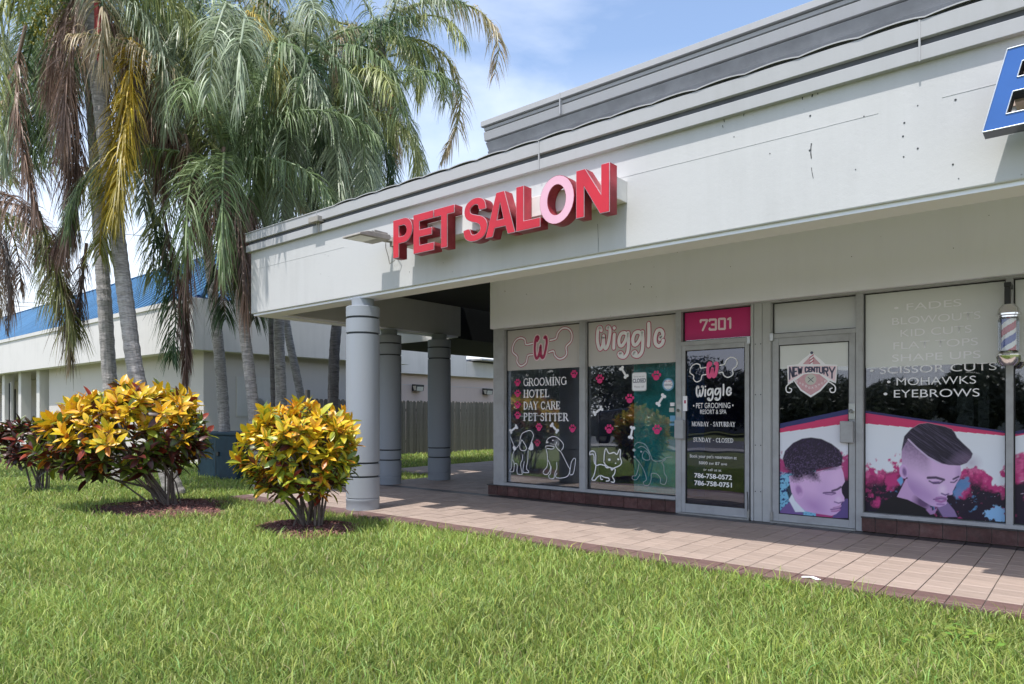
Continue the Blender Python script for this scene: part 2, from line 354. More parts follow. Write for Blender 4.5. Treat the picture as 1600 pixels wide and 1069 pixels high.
# =================================================================== GROUND
lawn = MB()
EDGE_Y, FLOOR_X, REAR_X, REAR_Y = 5.47, -10.35, -12.5, 10.3
GZ = -0.055
lawn.quad((-400, -6.5, GZ), (400, -6.5, GZ), (400, 400, GZ), (-400, 400, GZ))
tag(lawn.build('lawn_ground', M['lawn']), kind='structure')
g = MB().quad((-400, -400, -0.16), (400, -400, -0.16), (400, -6.5, -0.16), (-400, -6.5, -0.16))
tag(g.build('far_ground', M['lawn']), kind='structure')
g = MB().quad((-400, -19, -0.15), (400, -19, -0.15), (400, -8.3, -0.15), (-400, -8.3, -0.15))
tag(g.build('road', M['asphalt']), kind='structure')
g = MB()
for i in range(-20, 14): g.quad((i*6, -13.7, -0.146), (i*6+3, -13.7, -0.146), (i*6+3, -13.55, -0.146), (i*6, -13.55, -0.146))
tag(g.build('road_marking', M['paint']), kind='structure')
g = MB().box(-120, 80, -8.3, -6.5, -0.3, 0.0)
tag(g.build('pavement', M['concrete']), kind='structure')

# walkway: slab, grout bed and tiles
walk = bpy.data.objects.new('walkway', None); col.objects.link(walk); tag(walk, kind='structure')
YW = 8.22; P = 0.2065
w = MB().box(FLOOR_X, 4.0, EDGE_Y, YW + 0.05, -0.35, -0.012).box(FLOOR_X, -7.2, YW + 0.05, REAR_Y, -0.35, -0.012).box(REAR_X, -7.2, REAR_Y, 26, -0.35, -0.012)
w.build('slab', M['grout'], walk)
tiles = []
x0 = -0.997 % P
nx0 = int(math.floor((FLOOR_X + 0.05) / P)); nx1 = int(3.9 / P)
for j in range(0, 90):
    yy1 = YW - 0.006 - j * P if j < 14 else None
    if yy1 is None: break
    yy0 = max(yy1 - P + 0.007, EDGE_Y + 0.004)
    if yy1 - yy0 < 0.03: break
    kind = 'dtile' if j == 0 else ('etile' if yy0 < EDGE_Y + 0.27 else 'ftile')
    for i in range(nx0, nx1):
        xa = i * P + 0.0375
        tiles.append((xa + 0.0035, xa + P - 0.0035, yy0, yy1, kind))
for j in range(0, 36):
    for i in range(int(math.floor((REAR_X + 0.05) / P)), int(-7.3 / P)):
        xa = i * P + 0.0375; yy0 = YW + 0.001 + j * P
        if i < nx0 and yy0 < REAR_Y: continue
        tiles.append((xa + 0.0035, xa + P - 0.0035, yy0, yy0 + P - 0.007, 'ftile'))
def vis(t):
    x, y = (t[0]+t[1])/2, (t[2]+t[3])/2; d = x*FX + y*FY
    if d < 1: return 99
    s = (x*RX + y*RY)/d
    return d if abs(s) < 0.75 else 90 + d
tiles.sort(key=vis)
shared = {}
def tile_mesh(kind, w_, l_):
    key = (kind, round(w_, 3), round(l_, 3))
    if key not in shared:
        b = MB(); e = 0.0025
        b.v = [(0,0,-0.012),(w_,0,-0.012),(w_,l_,-0.012),(0,l_,-0.012),(0,0,-e),(w_,0,-e),(w_,l_,-e),(0,l_,-e),(e,e,0),(w_-e,e,0),(w_-e,l_-e,0),(e,l_-e,0)]
        b.f = [(0,1,5,4),(1,2,6,5),(2,3,7,6),(3,0,4,7),(4,5,9,8),(5,6,10,9),(6,7,11,10),(7,4,8,11),(8,9,10,11)]
        me = b.mesh('tile'); me.materials.append(M[kind]); shared[key] = me
    return shared[key]
for t in tiles[:295]:
    o = link('tile', tile_mesh(t[4], t[1]-t[0], t[3]-t[2]), walk)
    o.location = (t[0], t[2], random.uniform(-0.0018, 0.0012)); o.rotation_euler = (random.uniform(-.004, .004), random.uniform(-.004, .004), 0)
for kind in ('ftile', 'etile', 'dtile'):
    b = MB()
    for t in tiles[295:]:
        if t[4] == kind: b.box(t[0], t[1], t[2], t[3], -0.0125, random.uniform(-0.0018, 0.0012))
    tag(b.build('tile_field', M[kind], walk), kind='stuff')
# tile nosing along the lawn side
b = MB()
for i in range(nx0, nx1): xa = i*P + 0.0375; b.box(xa+0.0035, xa+P-0.0035, EDGE_Y-0.012, EDGE_Y, -0.075, -0.006)
tag(b.build('edge_nosing', M['etile'], walk), kind='stuff')

# =================================================================== SHOP BUILDING
shop = thing('shop_building', (-3, 8, 0), 'white commercial building with grey columns, banded parapet and glass storefronts of pet salon and barber', 'building')
YF, YB = 5.75, 6.10; XL = -10.17; XR = 6.0
ZB, ZT = 2.836, 4.09
def zr(ratio, Y): return H + 1.555 * ratio * Y
# fascia beam (front) and its left return
f = MB()
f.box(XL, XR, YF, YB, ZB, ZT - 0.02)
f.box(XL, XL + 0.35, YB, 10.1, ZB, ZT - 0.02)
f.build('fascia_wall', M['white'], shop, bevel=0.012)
# recessed hairline joint and ledge drip under the fascia
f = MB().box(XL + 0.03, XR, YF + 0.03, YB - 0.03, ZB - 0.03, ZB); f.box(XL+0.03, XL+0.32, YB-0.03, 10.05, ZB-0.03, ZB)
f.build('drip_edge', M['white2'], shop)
# hairline pour joint on the fascia
f = MB(); xs = XL + 0.2; zj = 3.52
while xs < XR:
    xe = xs + random.uniform(0.25, 0.7); zn = zj + random.uniform(-0.004, 0.004)
    if random.random() < 0.8: f.box(xs, xe, YF - 0.0022, YF + 0.004, zj, zj + random.uniform(0.0015, 0.003))
    xs = xe; zj = zn
tag(f.build('pour_joint', M['white'], shop), kind='stuff')
# parapet bands
p1 = 0.055
def ring(mb, p, z0, z1, inner=0.1):
    mb.box(XL - p, XR, YF - p, YF + inner, z0, z1)
    mb.box(XL - p, XL + inner, YF + inner, 10.3, z0, z1)
f = MB(); ring(f, p1, 3.796, 3.90); f.build('parapet_band', M['band'], shop, bevel=0.004)
f = MB(); ring(f, 0.02, 3.90, 3.955); f.build('band_recess', M['band_dark'], shop)
f = MB(); ring(f, p1 + 0.003, 3.955, 4.085); f.build('parapet_band', M['band'], shop, bevel=0.004)
for x in (-8.33, -4.42, -0.98, 2.4):
    b = MB().box(x, x + 0.012, YF - p1 - 0.009, YF - p1 + 0.01, 3.79, 4.086); b.build('band_seam', M['band'], shop)
b = MB().box(-8.42, -8.2, YF - 0.13, YF - 0.03, 3.93, 4.0).box(-8.3, -8.26, YF-0.06, YF-0.02, 3.80, 3.93); b.build('gutter_outlet', M['lampgrey'], shop)
# lifted metal coping in overlapping lengths: each length springs up at one end
x = XL - 0.05
MB().box(XL - p1 - 0.012, -7.9, YF - p1 - 0.012, YF + 0.2, 4.086, 4.098).build('coping_strip', M['band'], shop)
x = -7.9
while x < XR:
    L_ = 0.435; up = 0.022*random.uniform(.8, 1.15); b = MB(); dk = MB(); yf = YF - p1 - 0.012; n = 7
    for i in range(n):
        a, c = i/n, (i+1)/n; g_ = lambda t: 4.090 + up*(math.sin(math.pi*min(1, t*1.02))**.7 if t > 0 else 0)*(.55+.45*t)
        za, zc = g_(a), g_(c); xa_, xc_ = x + a*L_, x + c*L_
        b.quad((xa_, yf, za), (xc_, yf, zc), (xc_, yf, zc+0.010), (xa_, yf, za+0.010))
        b.quad((xa_, yf, za+0.010), (xc_, yf, zc+0.010), (xc_, yf+0.3, zc+0.035), (xa_, yf+0.3, za+0.035))
        dk.quad((xa_, yf+.03, 4.085), (xc_, yf+.03, 4.085), (xc_, yf+.03, zc), (xa_, yf+.03, za))  # dark sheet painted in for the shade under the lifted lip
    o = b.build('coping_strip', M['band'], shop); dk.build('gap_shade', M['groove'], o); x += L_
# roof deck + dark soffits
f = MB(); f.box(XL + 0.1, XR, YF + 0.12, 14, 3.98, 4.06); f.build('roof_deck', M['band_dark'], shop)
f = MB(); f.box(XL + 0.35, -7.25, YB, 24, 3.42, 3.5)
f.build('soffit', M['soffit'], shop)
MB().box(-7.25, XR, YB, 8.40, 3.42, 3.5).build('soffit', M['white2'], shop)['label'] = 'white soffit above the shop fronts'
# rear canopy wing
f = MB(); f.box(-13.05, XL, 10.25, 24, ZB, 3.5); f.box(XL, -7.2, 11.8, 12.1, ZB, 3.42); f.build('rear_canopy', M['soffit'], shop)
f = MB(); f.box(-13.08, XL - 0.06, 10.22, 10.25, ZB - 0.01, 3.6); f.build('rear_canopy_edge', M['beam'], shop)
# upper mansard: stacked tilted louvre boards, set back on the roof
YM = 7.5; XM = -6.70
def zm(y, x=755): return H + (HOR - y) / (x + 499) * 1.555 * YM
f = MB().box(XM + 0.1, XR, YM + 0.06, YM + 0.9, 4.06, 5.40); f.build('mansard_core', M['band_dark'], shop)
louv = [(5.475, 5.40, 0.10, 0.10), (5.385, 5.345, 0.065, 0.06), (5.322, 5.205, 0.07, 0.05), (5.175, 5.07, 0.05, -0.02), (5.05, 4.95, 0.03, -0.03), (4.93, 4.84, 0.02, 0.0)]
for i, (zt, zb, pt, pb) in enumerate(louv):
    b = MB()
    prof = [(YM - pt, zt), (YM - pb, zb), (YM - pb + 0.03, zb - 0.004), (YM + 0.08, zb + 0.01), (YM + 0.08, zt + 0.003)]
    b.prism_x(prof[::-1], XM - pt, XR)
    b.build('louvre_board', M['band'] if i < 3 else M['louvre'], shop, bevel=0.003)
b = MB().box(-5.4, -5.385, YM-0.105, YM-0.04, 5.2, 5.478); b.build('board_seam', M['band'], shop)

# storefront upper wall
Yw = 8.15
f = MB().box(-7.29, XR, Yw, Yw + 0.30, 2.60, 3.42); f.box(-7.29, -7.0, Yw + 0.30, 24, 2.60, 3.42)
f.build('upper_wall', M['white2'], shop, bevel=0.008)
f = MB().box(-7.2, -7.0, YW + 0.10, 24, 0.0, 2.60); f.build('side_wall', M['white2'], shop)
# small bolt marks on the upper wall
for x, z in [(-2.9, 2.74), (-2.55, 2.86), (-2.62, 3.02), (-1.9, 2.8), (-1.45, 3.05), (-3.3, 2.72), (-5.6, 3.0), (-0.6, 2.95)]:
    pass
b = MB()
for i in range(14):
    x = random.uniform(-7.0, 0.5); z = random.uniform(2.68, 3.25); r = random.uniform(0.003, 0.007)
    b.tube([(x, Yw - 0.003, z), (x, Yw + 0.01, z)], r, 6)
tag(b.build('bolt_holes', M['groove'], shop), kind='stuff')
b = MB()
for (px, py, r) in [(1265, 235, .012), (1413, 192, .012), (1411, 213, .012), (1434, 232, .012), (1489, 257, .012), (1350, 182, .01), (1412, 245, .01), (1337, 265, .008), (1266, 181, .014), (1493, 156, .014), (1498, 279, .007), (1203, 240, .008), (1147, 214, .008), (1434, 165, .008), (640, 425, .008), (513, 400, .008), (508, 398, .006)]:
    p = onY(px, py, YF); b.tube([(p.x, YF-0.003, p.z), (p.x, YF+0.01, p.z)], r*0.55, 7)
tag(b.build('pock_marks', M['groove'], shop), kind='stuff')
# rust and damp cracks running down
b = MB()
for (pts, wd) in [([(1268, 224), (1267, 232), (1267, 240), (1268, 248)], .009), ([(1268, 262), (1269, 270), (1271, 279)], .005), ([(1270, 144), (1269, 152)], .014), ([(1254, 149), (1254, 156)], .010), ([(1278, 142), (1278, 148)], .008), ([(1163, 176), (1162, 182)], .008), ([(1131, 185), (1132, 191)], .008), ([(1129, 196), (1130, 200)], .006), ([(934, 350), (935, 372), (935, 394)], .004)]:
    q = [onY(x, y, YF) for x, y in pts]
    for a, c in zip(q[:-1], q[1:]):
        b.quad((a.x - wd/2, YF-0.0025, a.z), (c.x - wd/3, YF-0.0025, c.z), (c.x + wd/3, YF-0.0025, c.z), (a.x + wd/2, YF-0.0025, a.z))
tag(b.build('crack_stains', M['groove'], shop), kind='stuff')

# columns
def column(x, y, r=0.222, ztop=2.70):
    pr = [(r*0.99, 0.0), (r*0.99, 0.11), (r*1.0, 0.115)]
    def gro(z):
        return [(r, z-0.014), (r-0.018, z-0.012), (r-0.018, z+0.012), (r, z+0.014)]
    for z in (0.155, 0.44, 0.62, 2.34, 2.55): 
        pr += gro(z) if z > 0.2 else [(r, z-0.012), (r-0.008, z-0.008), (r-0.008, z+0.004), (r, z+0.008)]
    pr += [(r, ztop - 0.006), (r-0.006, ztop), (r*0.66, ztop), (r*0.66, ZB - 0.028)]
    b = MB().lathe(x, y, pr, 40); c = b.build('column', M['column'], shop, smooth=True)
    for z in (0.44, 0.62, 2.34, 2.55):
        MB().lathe(x, y, [(r-0.0165, z-0.011), (r-0.0165, z+0.011)], 40).build('groove_ring', M['groove'], c)
column(-7.55, 5.885); column(-9.90, 8.31); column(-9.78, 9.46)

# ---- storefront: positions read off the photograph on plane YW
def SX(px): return onY(px, 650, YW).x
def SZ(px, py): return onY(px, py, YW).z
ZG0, ZG1 = 0.205, 2.575       # glass bottom / head of fixed windows
ZS = 0.165                    # sill bottom = top of bulkhead
YG = YW + 0.075               # glass plane
def member(name, x0, x1, z0, z1, y0=YW, y1=YW + 0.11, m='frame', parent=None, bevel=0.003):
    return MB().box(x0, x1, y0, y1, z0, z1).build(name, M[m], parent or shop, bevel=bevel)
xa = dict(cp0=SX(771.5), cp1=SX(787.5), m10=SX(905), m11=SX(914), m20=SX(1055.5), d10=SX(1064), d11=SX(1173), pn1=SX(1205), d21=SX(1337), m31=SX(1348), m40=SX(1571.5), m41=SX(1583))
XE = 1.6
member('corner_post', xa['cp0'], xa['cp1'], 0.16, 2.60, YW - 0.01, YW + 0.12)
member('mullion', xa['m10'], xa['m11'], ZS + 0.04, ZG1)
member('mullion', xa['m20'], xa['d10'], 0, ZG1)
member('mullion', xa['d21'], xa['m31'], 0, ZG1)
member('mullion', xa['m40'], xa['m41'], ZS + 0.04, ZG1)
member('head_rail', xa['cp1'], XE, ZG1, 2.60, YW - 0.004)
member('sill_rail', xa['cp1'], xa['m20'], ZS, ZG0, YW - 0.012)
member('sill_rail', xa['m31'], XE, ZS, ZG0, YW - 0.012)
# grey siding panel between the doors
f = MB(); x0, x1 = xa['d11'], xa['pn1']
f.box(x0, x1, YW + 0.01, YW + 0.1, 0, ZG1)
wv = (x1 - x0)
f.box(x0 + 0.001, x0 + wv*0.14, YW - 0.008, YW + 0.01, 0, ZG1); f.box(x0 + wv*0.17, x0 + wv*0.56, YW - 0.004, YW + 0.01, 0, ZG1)
f.box(x0 + wv*0.58, x0 + wv*0.97, YW - 0.004, YW + 0.01, 0, ZG1)
pn = f.build('siding_panel', M['panel'], shop, bevel=0.003)
b = MB()
for z in (1.5, 0.9, 2.1, 0.35):
    for fx in (0.24, 0.5): b.tube([(x0 + wv*fx, YW-0.007, z), (x0 + wv*fx, YW, z)], 0.007, 8)
b.build('screw_heads', M['groove'], pn)
# bulkheads clad in tiles
def bulkhead(xs, xe, side_left=False):
    g = MB().box(xs, xe, YW + 0.012, YW + 0.12, 0, ZS); bh = g.build('bulkhead', M['grout'], shop)
    x = xe; 
    k = math.floor(xs / P)
    e = xs
    xx = (math.floor((xs - 0.0375) / P)) * P + 0.0375
    while xx < xe:
        a, c = max(xx + 0.003, xs), min(xx + P - 0.003, xe)
        if c - a > 0.02:
            MB().box(a, c, YW - 0.0005, YW + 0.013, 0.004, 0.148).build('tile', M['btile'], bh, bevel=0.002)
            MB().box(a, c, YW - 0.028, YW + 0.012, 0.150, ZS - 0.001).build('cap_tile', M['dtile'], bh, bevel=0.002)
        xx += P
    return bh
bulkhead(SX(762), xa['m20'] - 0.002); bulkhead(xa['m31'] - 0.012, XE)

# rooms behind the glass
r = MB(); x0, x1 = SX(771), SX(1188)
yb = YW + 2.6
r.quad((x0, yb, 0), (x1, yb, 0), (x1, yb, 2.9), (x0, yb, 2.9)); r.quad((x0+.05, YW+.13, 0), (x0+.05, yb, 0), (x0+.05, yb, 2.9), (x0+.05, YW+.13, 2.9))
r.quad((x1, YW+.1, 0), (x1, yb, 0), (x1, yb, 2.9), (x1, YW+.1, 2.9)); r.quad((x0, YW+.1, 2.7), (x1, YW+.1, 2.7), (x1, yb, 2.7), (x0, yb, 2.7))
r.build('salon_interior', M['navyin'], shop)
r = MB().box(xa['cp1'] + 0.01, xa['m20'], YW + 0.125, YW + 0.75, 0.16, 0.2); r.build('display_ledge', M['ledge'], shop)
r = MB(); xt = SX(968)
r.box(xt + 0.05, xa['m20'] + 0.25, YW + 0.30, YW + 0.33, 0.2, 2.5); r.build('teal_partition', M['tealin'], shop)
r = MB().box(SX(1048), SX(1055), YW + 0.13, YW + 0.16, 0.2, SZ(1050, 672)); r.build('blind_edge', M['curtain'], shop)
r = MB(); x0, x1 = SX(1196), XE; yb = YW + 5.0
r.quad((x0, yb, 0), (x1, yb, 0), (x1, yb, 2.9), (x0, yb, 2.9)); r.quad((x0, YW+.1, 0), (x0, yb, 0), (x0, yb, 2.9), (x0, YW+.1, 2.9))
r.quad((x1, YW+.1, 0), (x1, yb, 0), (x1, yb, 2.9), (x1, YW+.1, 2.9)); r.quad((x0, YW+.1, 2.7), (x1, YW+.1, 2.7), (x1, yb, 2.7), (x0, yb, 2.7))
r.quad((x0, YW+.1, 0.003), (x1, YW+.1, 0.003), (x1, yb, 0.003), (x0, yb, 0.003))
r.build('barber_interior', M['roomdark'], shop)
for x, wd in ((SX(1462), 0.16), (SX(1500), 0.10), (SX(1280), 0.12)):
    MB().box(x, x + wd, YW + 1.4, YW + 1.46, 0, 2.6).build('interior_post', M['vfaint'], shop)

# windows: each a part with glass and its vinyl as sub-parts
def win(name, x0, x1, z0, z1, gm, label, y=YG, cat=None):
    o = MB().box(x0, x1, y, y + 0.006, z0, z1).build(name, M[gm], shop); o['label'] = label
    g = 0.007
    b = MB(); e = 0.012
    b.box(x0, x0+e, y-0.012, y-0.001, z0, z1).box(x1-e, x1, y-0.012, y-0.001, z0, z1).box(x0+e, x1-e, y-0.012, y-0.001, z0, z0+e).box(x0+e, x1-e, y-0.012, y-0.001, z1-e, z1)
    b.build('gasket', M['frame_dark'], o)
    return o
w1 = win('shop_window', xa['cp1'], xa['m10'], ZG0, ZG1, 'glass', 'left salon window listing grooming, hotel, day care and pet sitter')
w2 = win('shop_window', xa['m11'], xa['m20'], ZG0, ZG1, 'glass', 'right salon window with cat and dog drawings and closed sign')
w3 = win('shop_window', xa['m31'], xa['m40'], ZG0, ZG1, 'glass_b', 'barber window with list of cuts and large portrait poster')
w4 = win('shop_window', xa['m41'], XE, ZG0, ZG1, 'glass_b', 'barber window right of the barber pole, cut by the frame')
# doors
def door(px0, px1, py_top, py_bot, gx0, gx1, gy0, gy1, hinge_right, label, gm):
    x0, x1 = SX(px0), SX(px1); zt = SZ(px0, py_top)
    gxa, gxb = SX(gx0), SX(gx1); gza, gzb = SZ((gx0+gx1)/2, gy1), SZ((gx0+gx1)/2, gy0)
    f = MB(); y0, y1 = YW + 0.012, YW + 0.062
    f.box(x0, gxa, y0, y1, 0.02, zt).box(gxb, x1, y0, y1, 0.02, zt)
    f.box(gxa, gxb, y0+0.001, y1-0.001, 0.02, gza).box(gxa, gxb, y0+0.001, y1-0.001, gzb, zt)
    d = f.build('door', M['frame'], shop, bevel=0.004); d['label'] = label
    MB().box(gxa, gxb, y0 + 0.02, y0 + 0.027, gza, gzb).build('door_glass', M[gm], d)
    b = MB(); e = 0.009
    b.box(gxa, gxa+e, y0+0.004, y0+0.018, gza, gzb).box(gxb-e, gxb, y0+0.004, y0+0.018, gza, gzb).box(gxa+e, gxb-e, y0+0.004, y0+0.018, gza, gza+e).box(gxa+e, gxb-e, y0+0.004, y0+0.018, gzb-e, gzb)
    b.build('glass_gasket', M['frame_dark'], d)
    MB().box(x0-0.01, x1+0.01, YW-0.03, YW+0.08, 0.0, 0.018).build('threshold', M['steel'], d)
    # pivots
    px_ = x1 if hinge_right else x0
    MB().box(px_-0.02, px_+0.02, YW-0.02, YW+0.02, zt-0.03, zt+0.06).build('pivot', M['steel'], d, bevel=0.003)
    MB().box(px_-0.018, px_+0.012, YW-0.016, YW+0.02, 0.02, 0.13).build('pivot', M['steel'], d, bevel=0.003)
    return d, (gxa, gxb, gza, gzb)
d1, g1 = door(1062, 1170, 541, 806, 1070, 1163, 545, 791, True, 'salon door with dark glass and white opening hours', 'glass_d')
d2, g2 = door(1206, 1336, 529, 822, 1216, 1326, 536, 808, False, 'barber door with crest decal and portrait poster', 'glass_b')
member('transom_bar', xa['d10'], xa['d11'], SZ(1064, 541), SZ(1064, 541) + 0.055)
member('transom_bar', xa['pn1'], xa['d21'], SZ(1206, 529) , SZ(1206, 529) + 0.05)
t1 = win('transom_window', xa['d10'], xa['d11'], SZ(1064, 541) + 0.055, ZG1, 'glass', 'magenta transom window numbered 7301')
t2 = win('transom_window', xa['pn1'], xa['d21'], SZ(1206, 529) + 0.05, ZG1, 'glass_b', 'clear transom window above the barber door')
for (gx, zz) in ((1337-11+0, 0),):
    pass
# pull plates, lock boxes and closers
def pull(d, px, z0, z1, wd, dp=0.05):
    x = SX(px); MB().box(x - wd/2, x + wd/2, YW - dp, YW + 0.012, z0, z1).build('pull_handle', M['frame'], d, bevel=0.012)
pull(d1, 1063, SZ(1063, 686), SZ(1063, 656), 0.125); pull(d2, 1324, SZ(1324, 692), SZ(1324, 658), 0.135)
for d, px, pa, pb in ((d1, 1061, 651, 632), (d2, 1331, 655, 630)):
    x = SX(px); za, zb = SZ(px, pa), SZ(px, pb)
    MB().box(x-0.032, x+0.032, YW-0.004, YW+0.013, za, zb).build('lock_plate', M['steel'], d, bevel=0.003)
    MB().tube([(x, YW-0.03, (za+zb)/2), (x, YW, (za+zb)/2)], 0.024, 16).build('lock_cylinder', M['chrome'], d, smooth=True)

# ------------------------------------------------------------------ flat vinyl helpers (all on the window plane)
def to_plane(px, py, Y): p = onY(px, py, Y); return (p.x, p.z)
def curve_mesh(name, loops, Y, m, parent, depth=0.0, bevel=0.0):
    """closed 2D loops (x,z), holes allowed -> flat or extruded mesh facing -Y"""
    cu = bpy.data.curves.new(name, 'CURVE'); cu.dimensions = '2D'; cu.fill_mode = 'BOTH' if depth else 'FRONT'
    cu.extrude = depth / 2; cu.bevel_depth = bevel; cu.bevel_resolution = 1
    if not depth: cu.fill_mode = 'BOTH'
    for lp in loops:
        s = cu.splines.new('POLY'); s.points.add(len(lp) - 1); s.use_cyclic_u = True
        for i, (x, z) in enumerate(lp): s.points[i].co = (x, z, 0, 1)
    tmp = bpy.data.objects.new('tmp', cu); me = bpy.data.meshes.new_from_object(tmp)
    bpy.data.objects.remove(tmp); bpy.data.curves.remove(cu)
    me.transform(Matrix.Rotation(R(90), 4, 'X')); me.transform(Matrix.Translation((0, Y, 0)))
    me.materials.clear(); me.materials.append(M[m] if isinstance(m, str) else m)
    me.name = name
    return link(name, me, parent)
def stroke_mb(mb, pts, wd, Y, k=8):
    """ribbon with round joins in plane (x,z)"""
    for (a, c) in zip(pts[:-1], pts[1:]):
        dx, dz = c[0]-a[0], c[1]-a[1]; l = math.hypot(dx, dz) or 1e-9; nx_, nz_ = -dz/l*wd/2, dx/l*wd/2
        mb.quad((a[0]-nx_, Y, a[1]-nz_), (c[0]-nx_, Y, c[1]-nz_), (c[0]+nx_, Y, c[1]+nz_), (a[0]+nx_, Y, a[1]+nz_))
    for i, p in enumerate(pts):
        mb.poly([(p[0] + math.cos(2*math.pi*j/k)*wd/2, Y - 0.0002 - 0.00002*(i % 3), p[1] + math.sin(2*math.pi*j/k)*wd/2) for j in range(k)])
def disc_mb(mb, p, rx, rz, Y, k=16, rot=0):
    mb.poly([(p[0] + math.cos(t)*rx*math.cos(rot) - math.sin(t)*rz*math.sin(rot), Y, p[1] + math.cos(t)*rx*math.sin(rot) + math.sin(t)*rz*math.cos(rot)) for t in [2*math.pi*j/k for j in range(k)]])
def smooth_pts(pts, n=4):
    """Catmull-Rom"""
    out_ = []
    for i in range(len(pts)-1):
        p0 = pts[max(i-1, 0)]; p1_ = pts[i]; p2 = pts[i+1]; p3 = pts[min(i+2, len(pts)-1)]
        for j in range(n):
            t = j/n
            out_.append(tuple(0.5*((2*p1_[q]) + (-p0[q]+p2[q])*t + (2*p0[q]-5*p1_[q]+4*p2[q]-p3[q])*t*t + (-p0[q]+3*p1_[q]-3*p2[q]+p3[q])*t**3) for q in range(2)))
    out_.append(tuple(pts[-1])); return out_
def draw(mb, origin, sc, polys, wd, Y, sm=True):
    for pl in polys:
        q = [to_plane(origin[0] + x/sc, origin[1] + y/sc, Y) for x, y in pl]
        stroke_mb(mb, smooth_pts(q) if sm and len(q) > 2 else q, wd, Y)
FONT_H = None
def text(s, pxl, pyl, pxr, pyr, cap_px, Y, m, parent, name='lettering', bold=0.0, shear=0.0, label=None, depth=0.0):
    """flat lettering whose baseline runs from one photo point to the other, cap height in photo pixels"""
    cu = bpy.data.curves.new(name, 'FONT'); cu.body = s; cu.size = 1; cu.offset = bold; cu.shear = shear; cu.extrude = depth/2
    cu.fill_mode = 'BOTH'
    tmp = bpy.data.objects.new('tmp', cu); me = bpy.data.meshes.new_from_object(tmp)
    bpy.data.objects.remove(tmp); bpy.data.curves.remove(cu)
    n = len(me.vertices)
    if not n: return None
    co = np.zeros(n*3); me.vertices.foreach_get('co', co); co = co.reshape(-1, 3)
    a = onY(pxl, pyl, Y); c = onY(pxr, pyr, Y); top = onY(pxl, pyl - cap_px, Y)
    sx = (c.x - a.x) / (co[:, 0].max() - co[:, 0].min()); capu = 0.72
    sz = (top.z - a.z) / capu
    zb0 = onY((pxl+pxr)/2, (pyl+pyr)/2, Y).z
    q = np.zeros_like(co); q[:, 0] = a.x + (co[:, 0] - co[:, 0].min()) * sx; q[:, 2] = zb0 + co[:, 1] * sz; q[:, 1] = Y - co[:, 2]
    me.vertices.foreach_set('co', q.ravel()); me.update()
    me.materials.clear(); me.materials.append(M[m]); me.name = name
    o = link(name, me, parent)
    if label: o['label'] = label
    if len(s) > 1: o['kind'] = 'stuff'
    return o

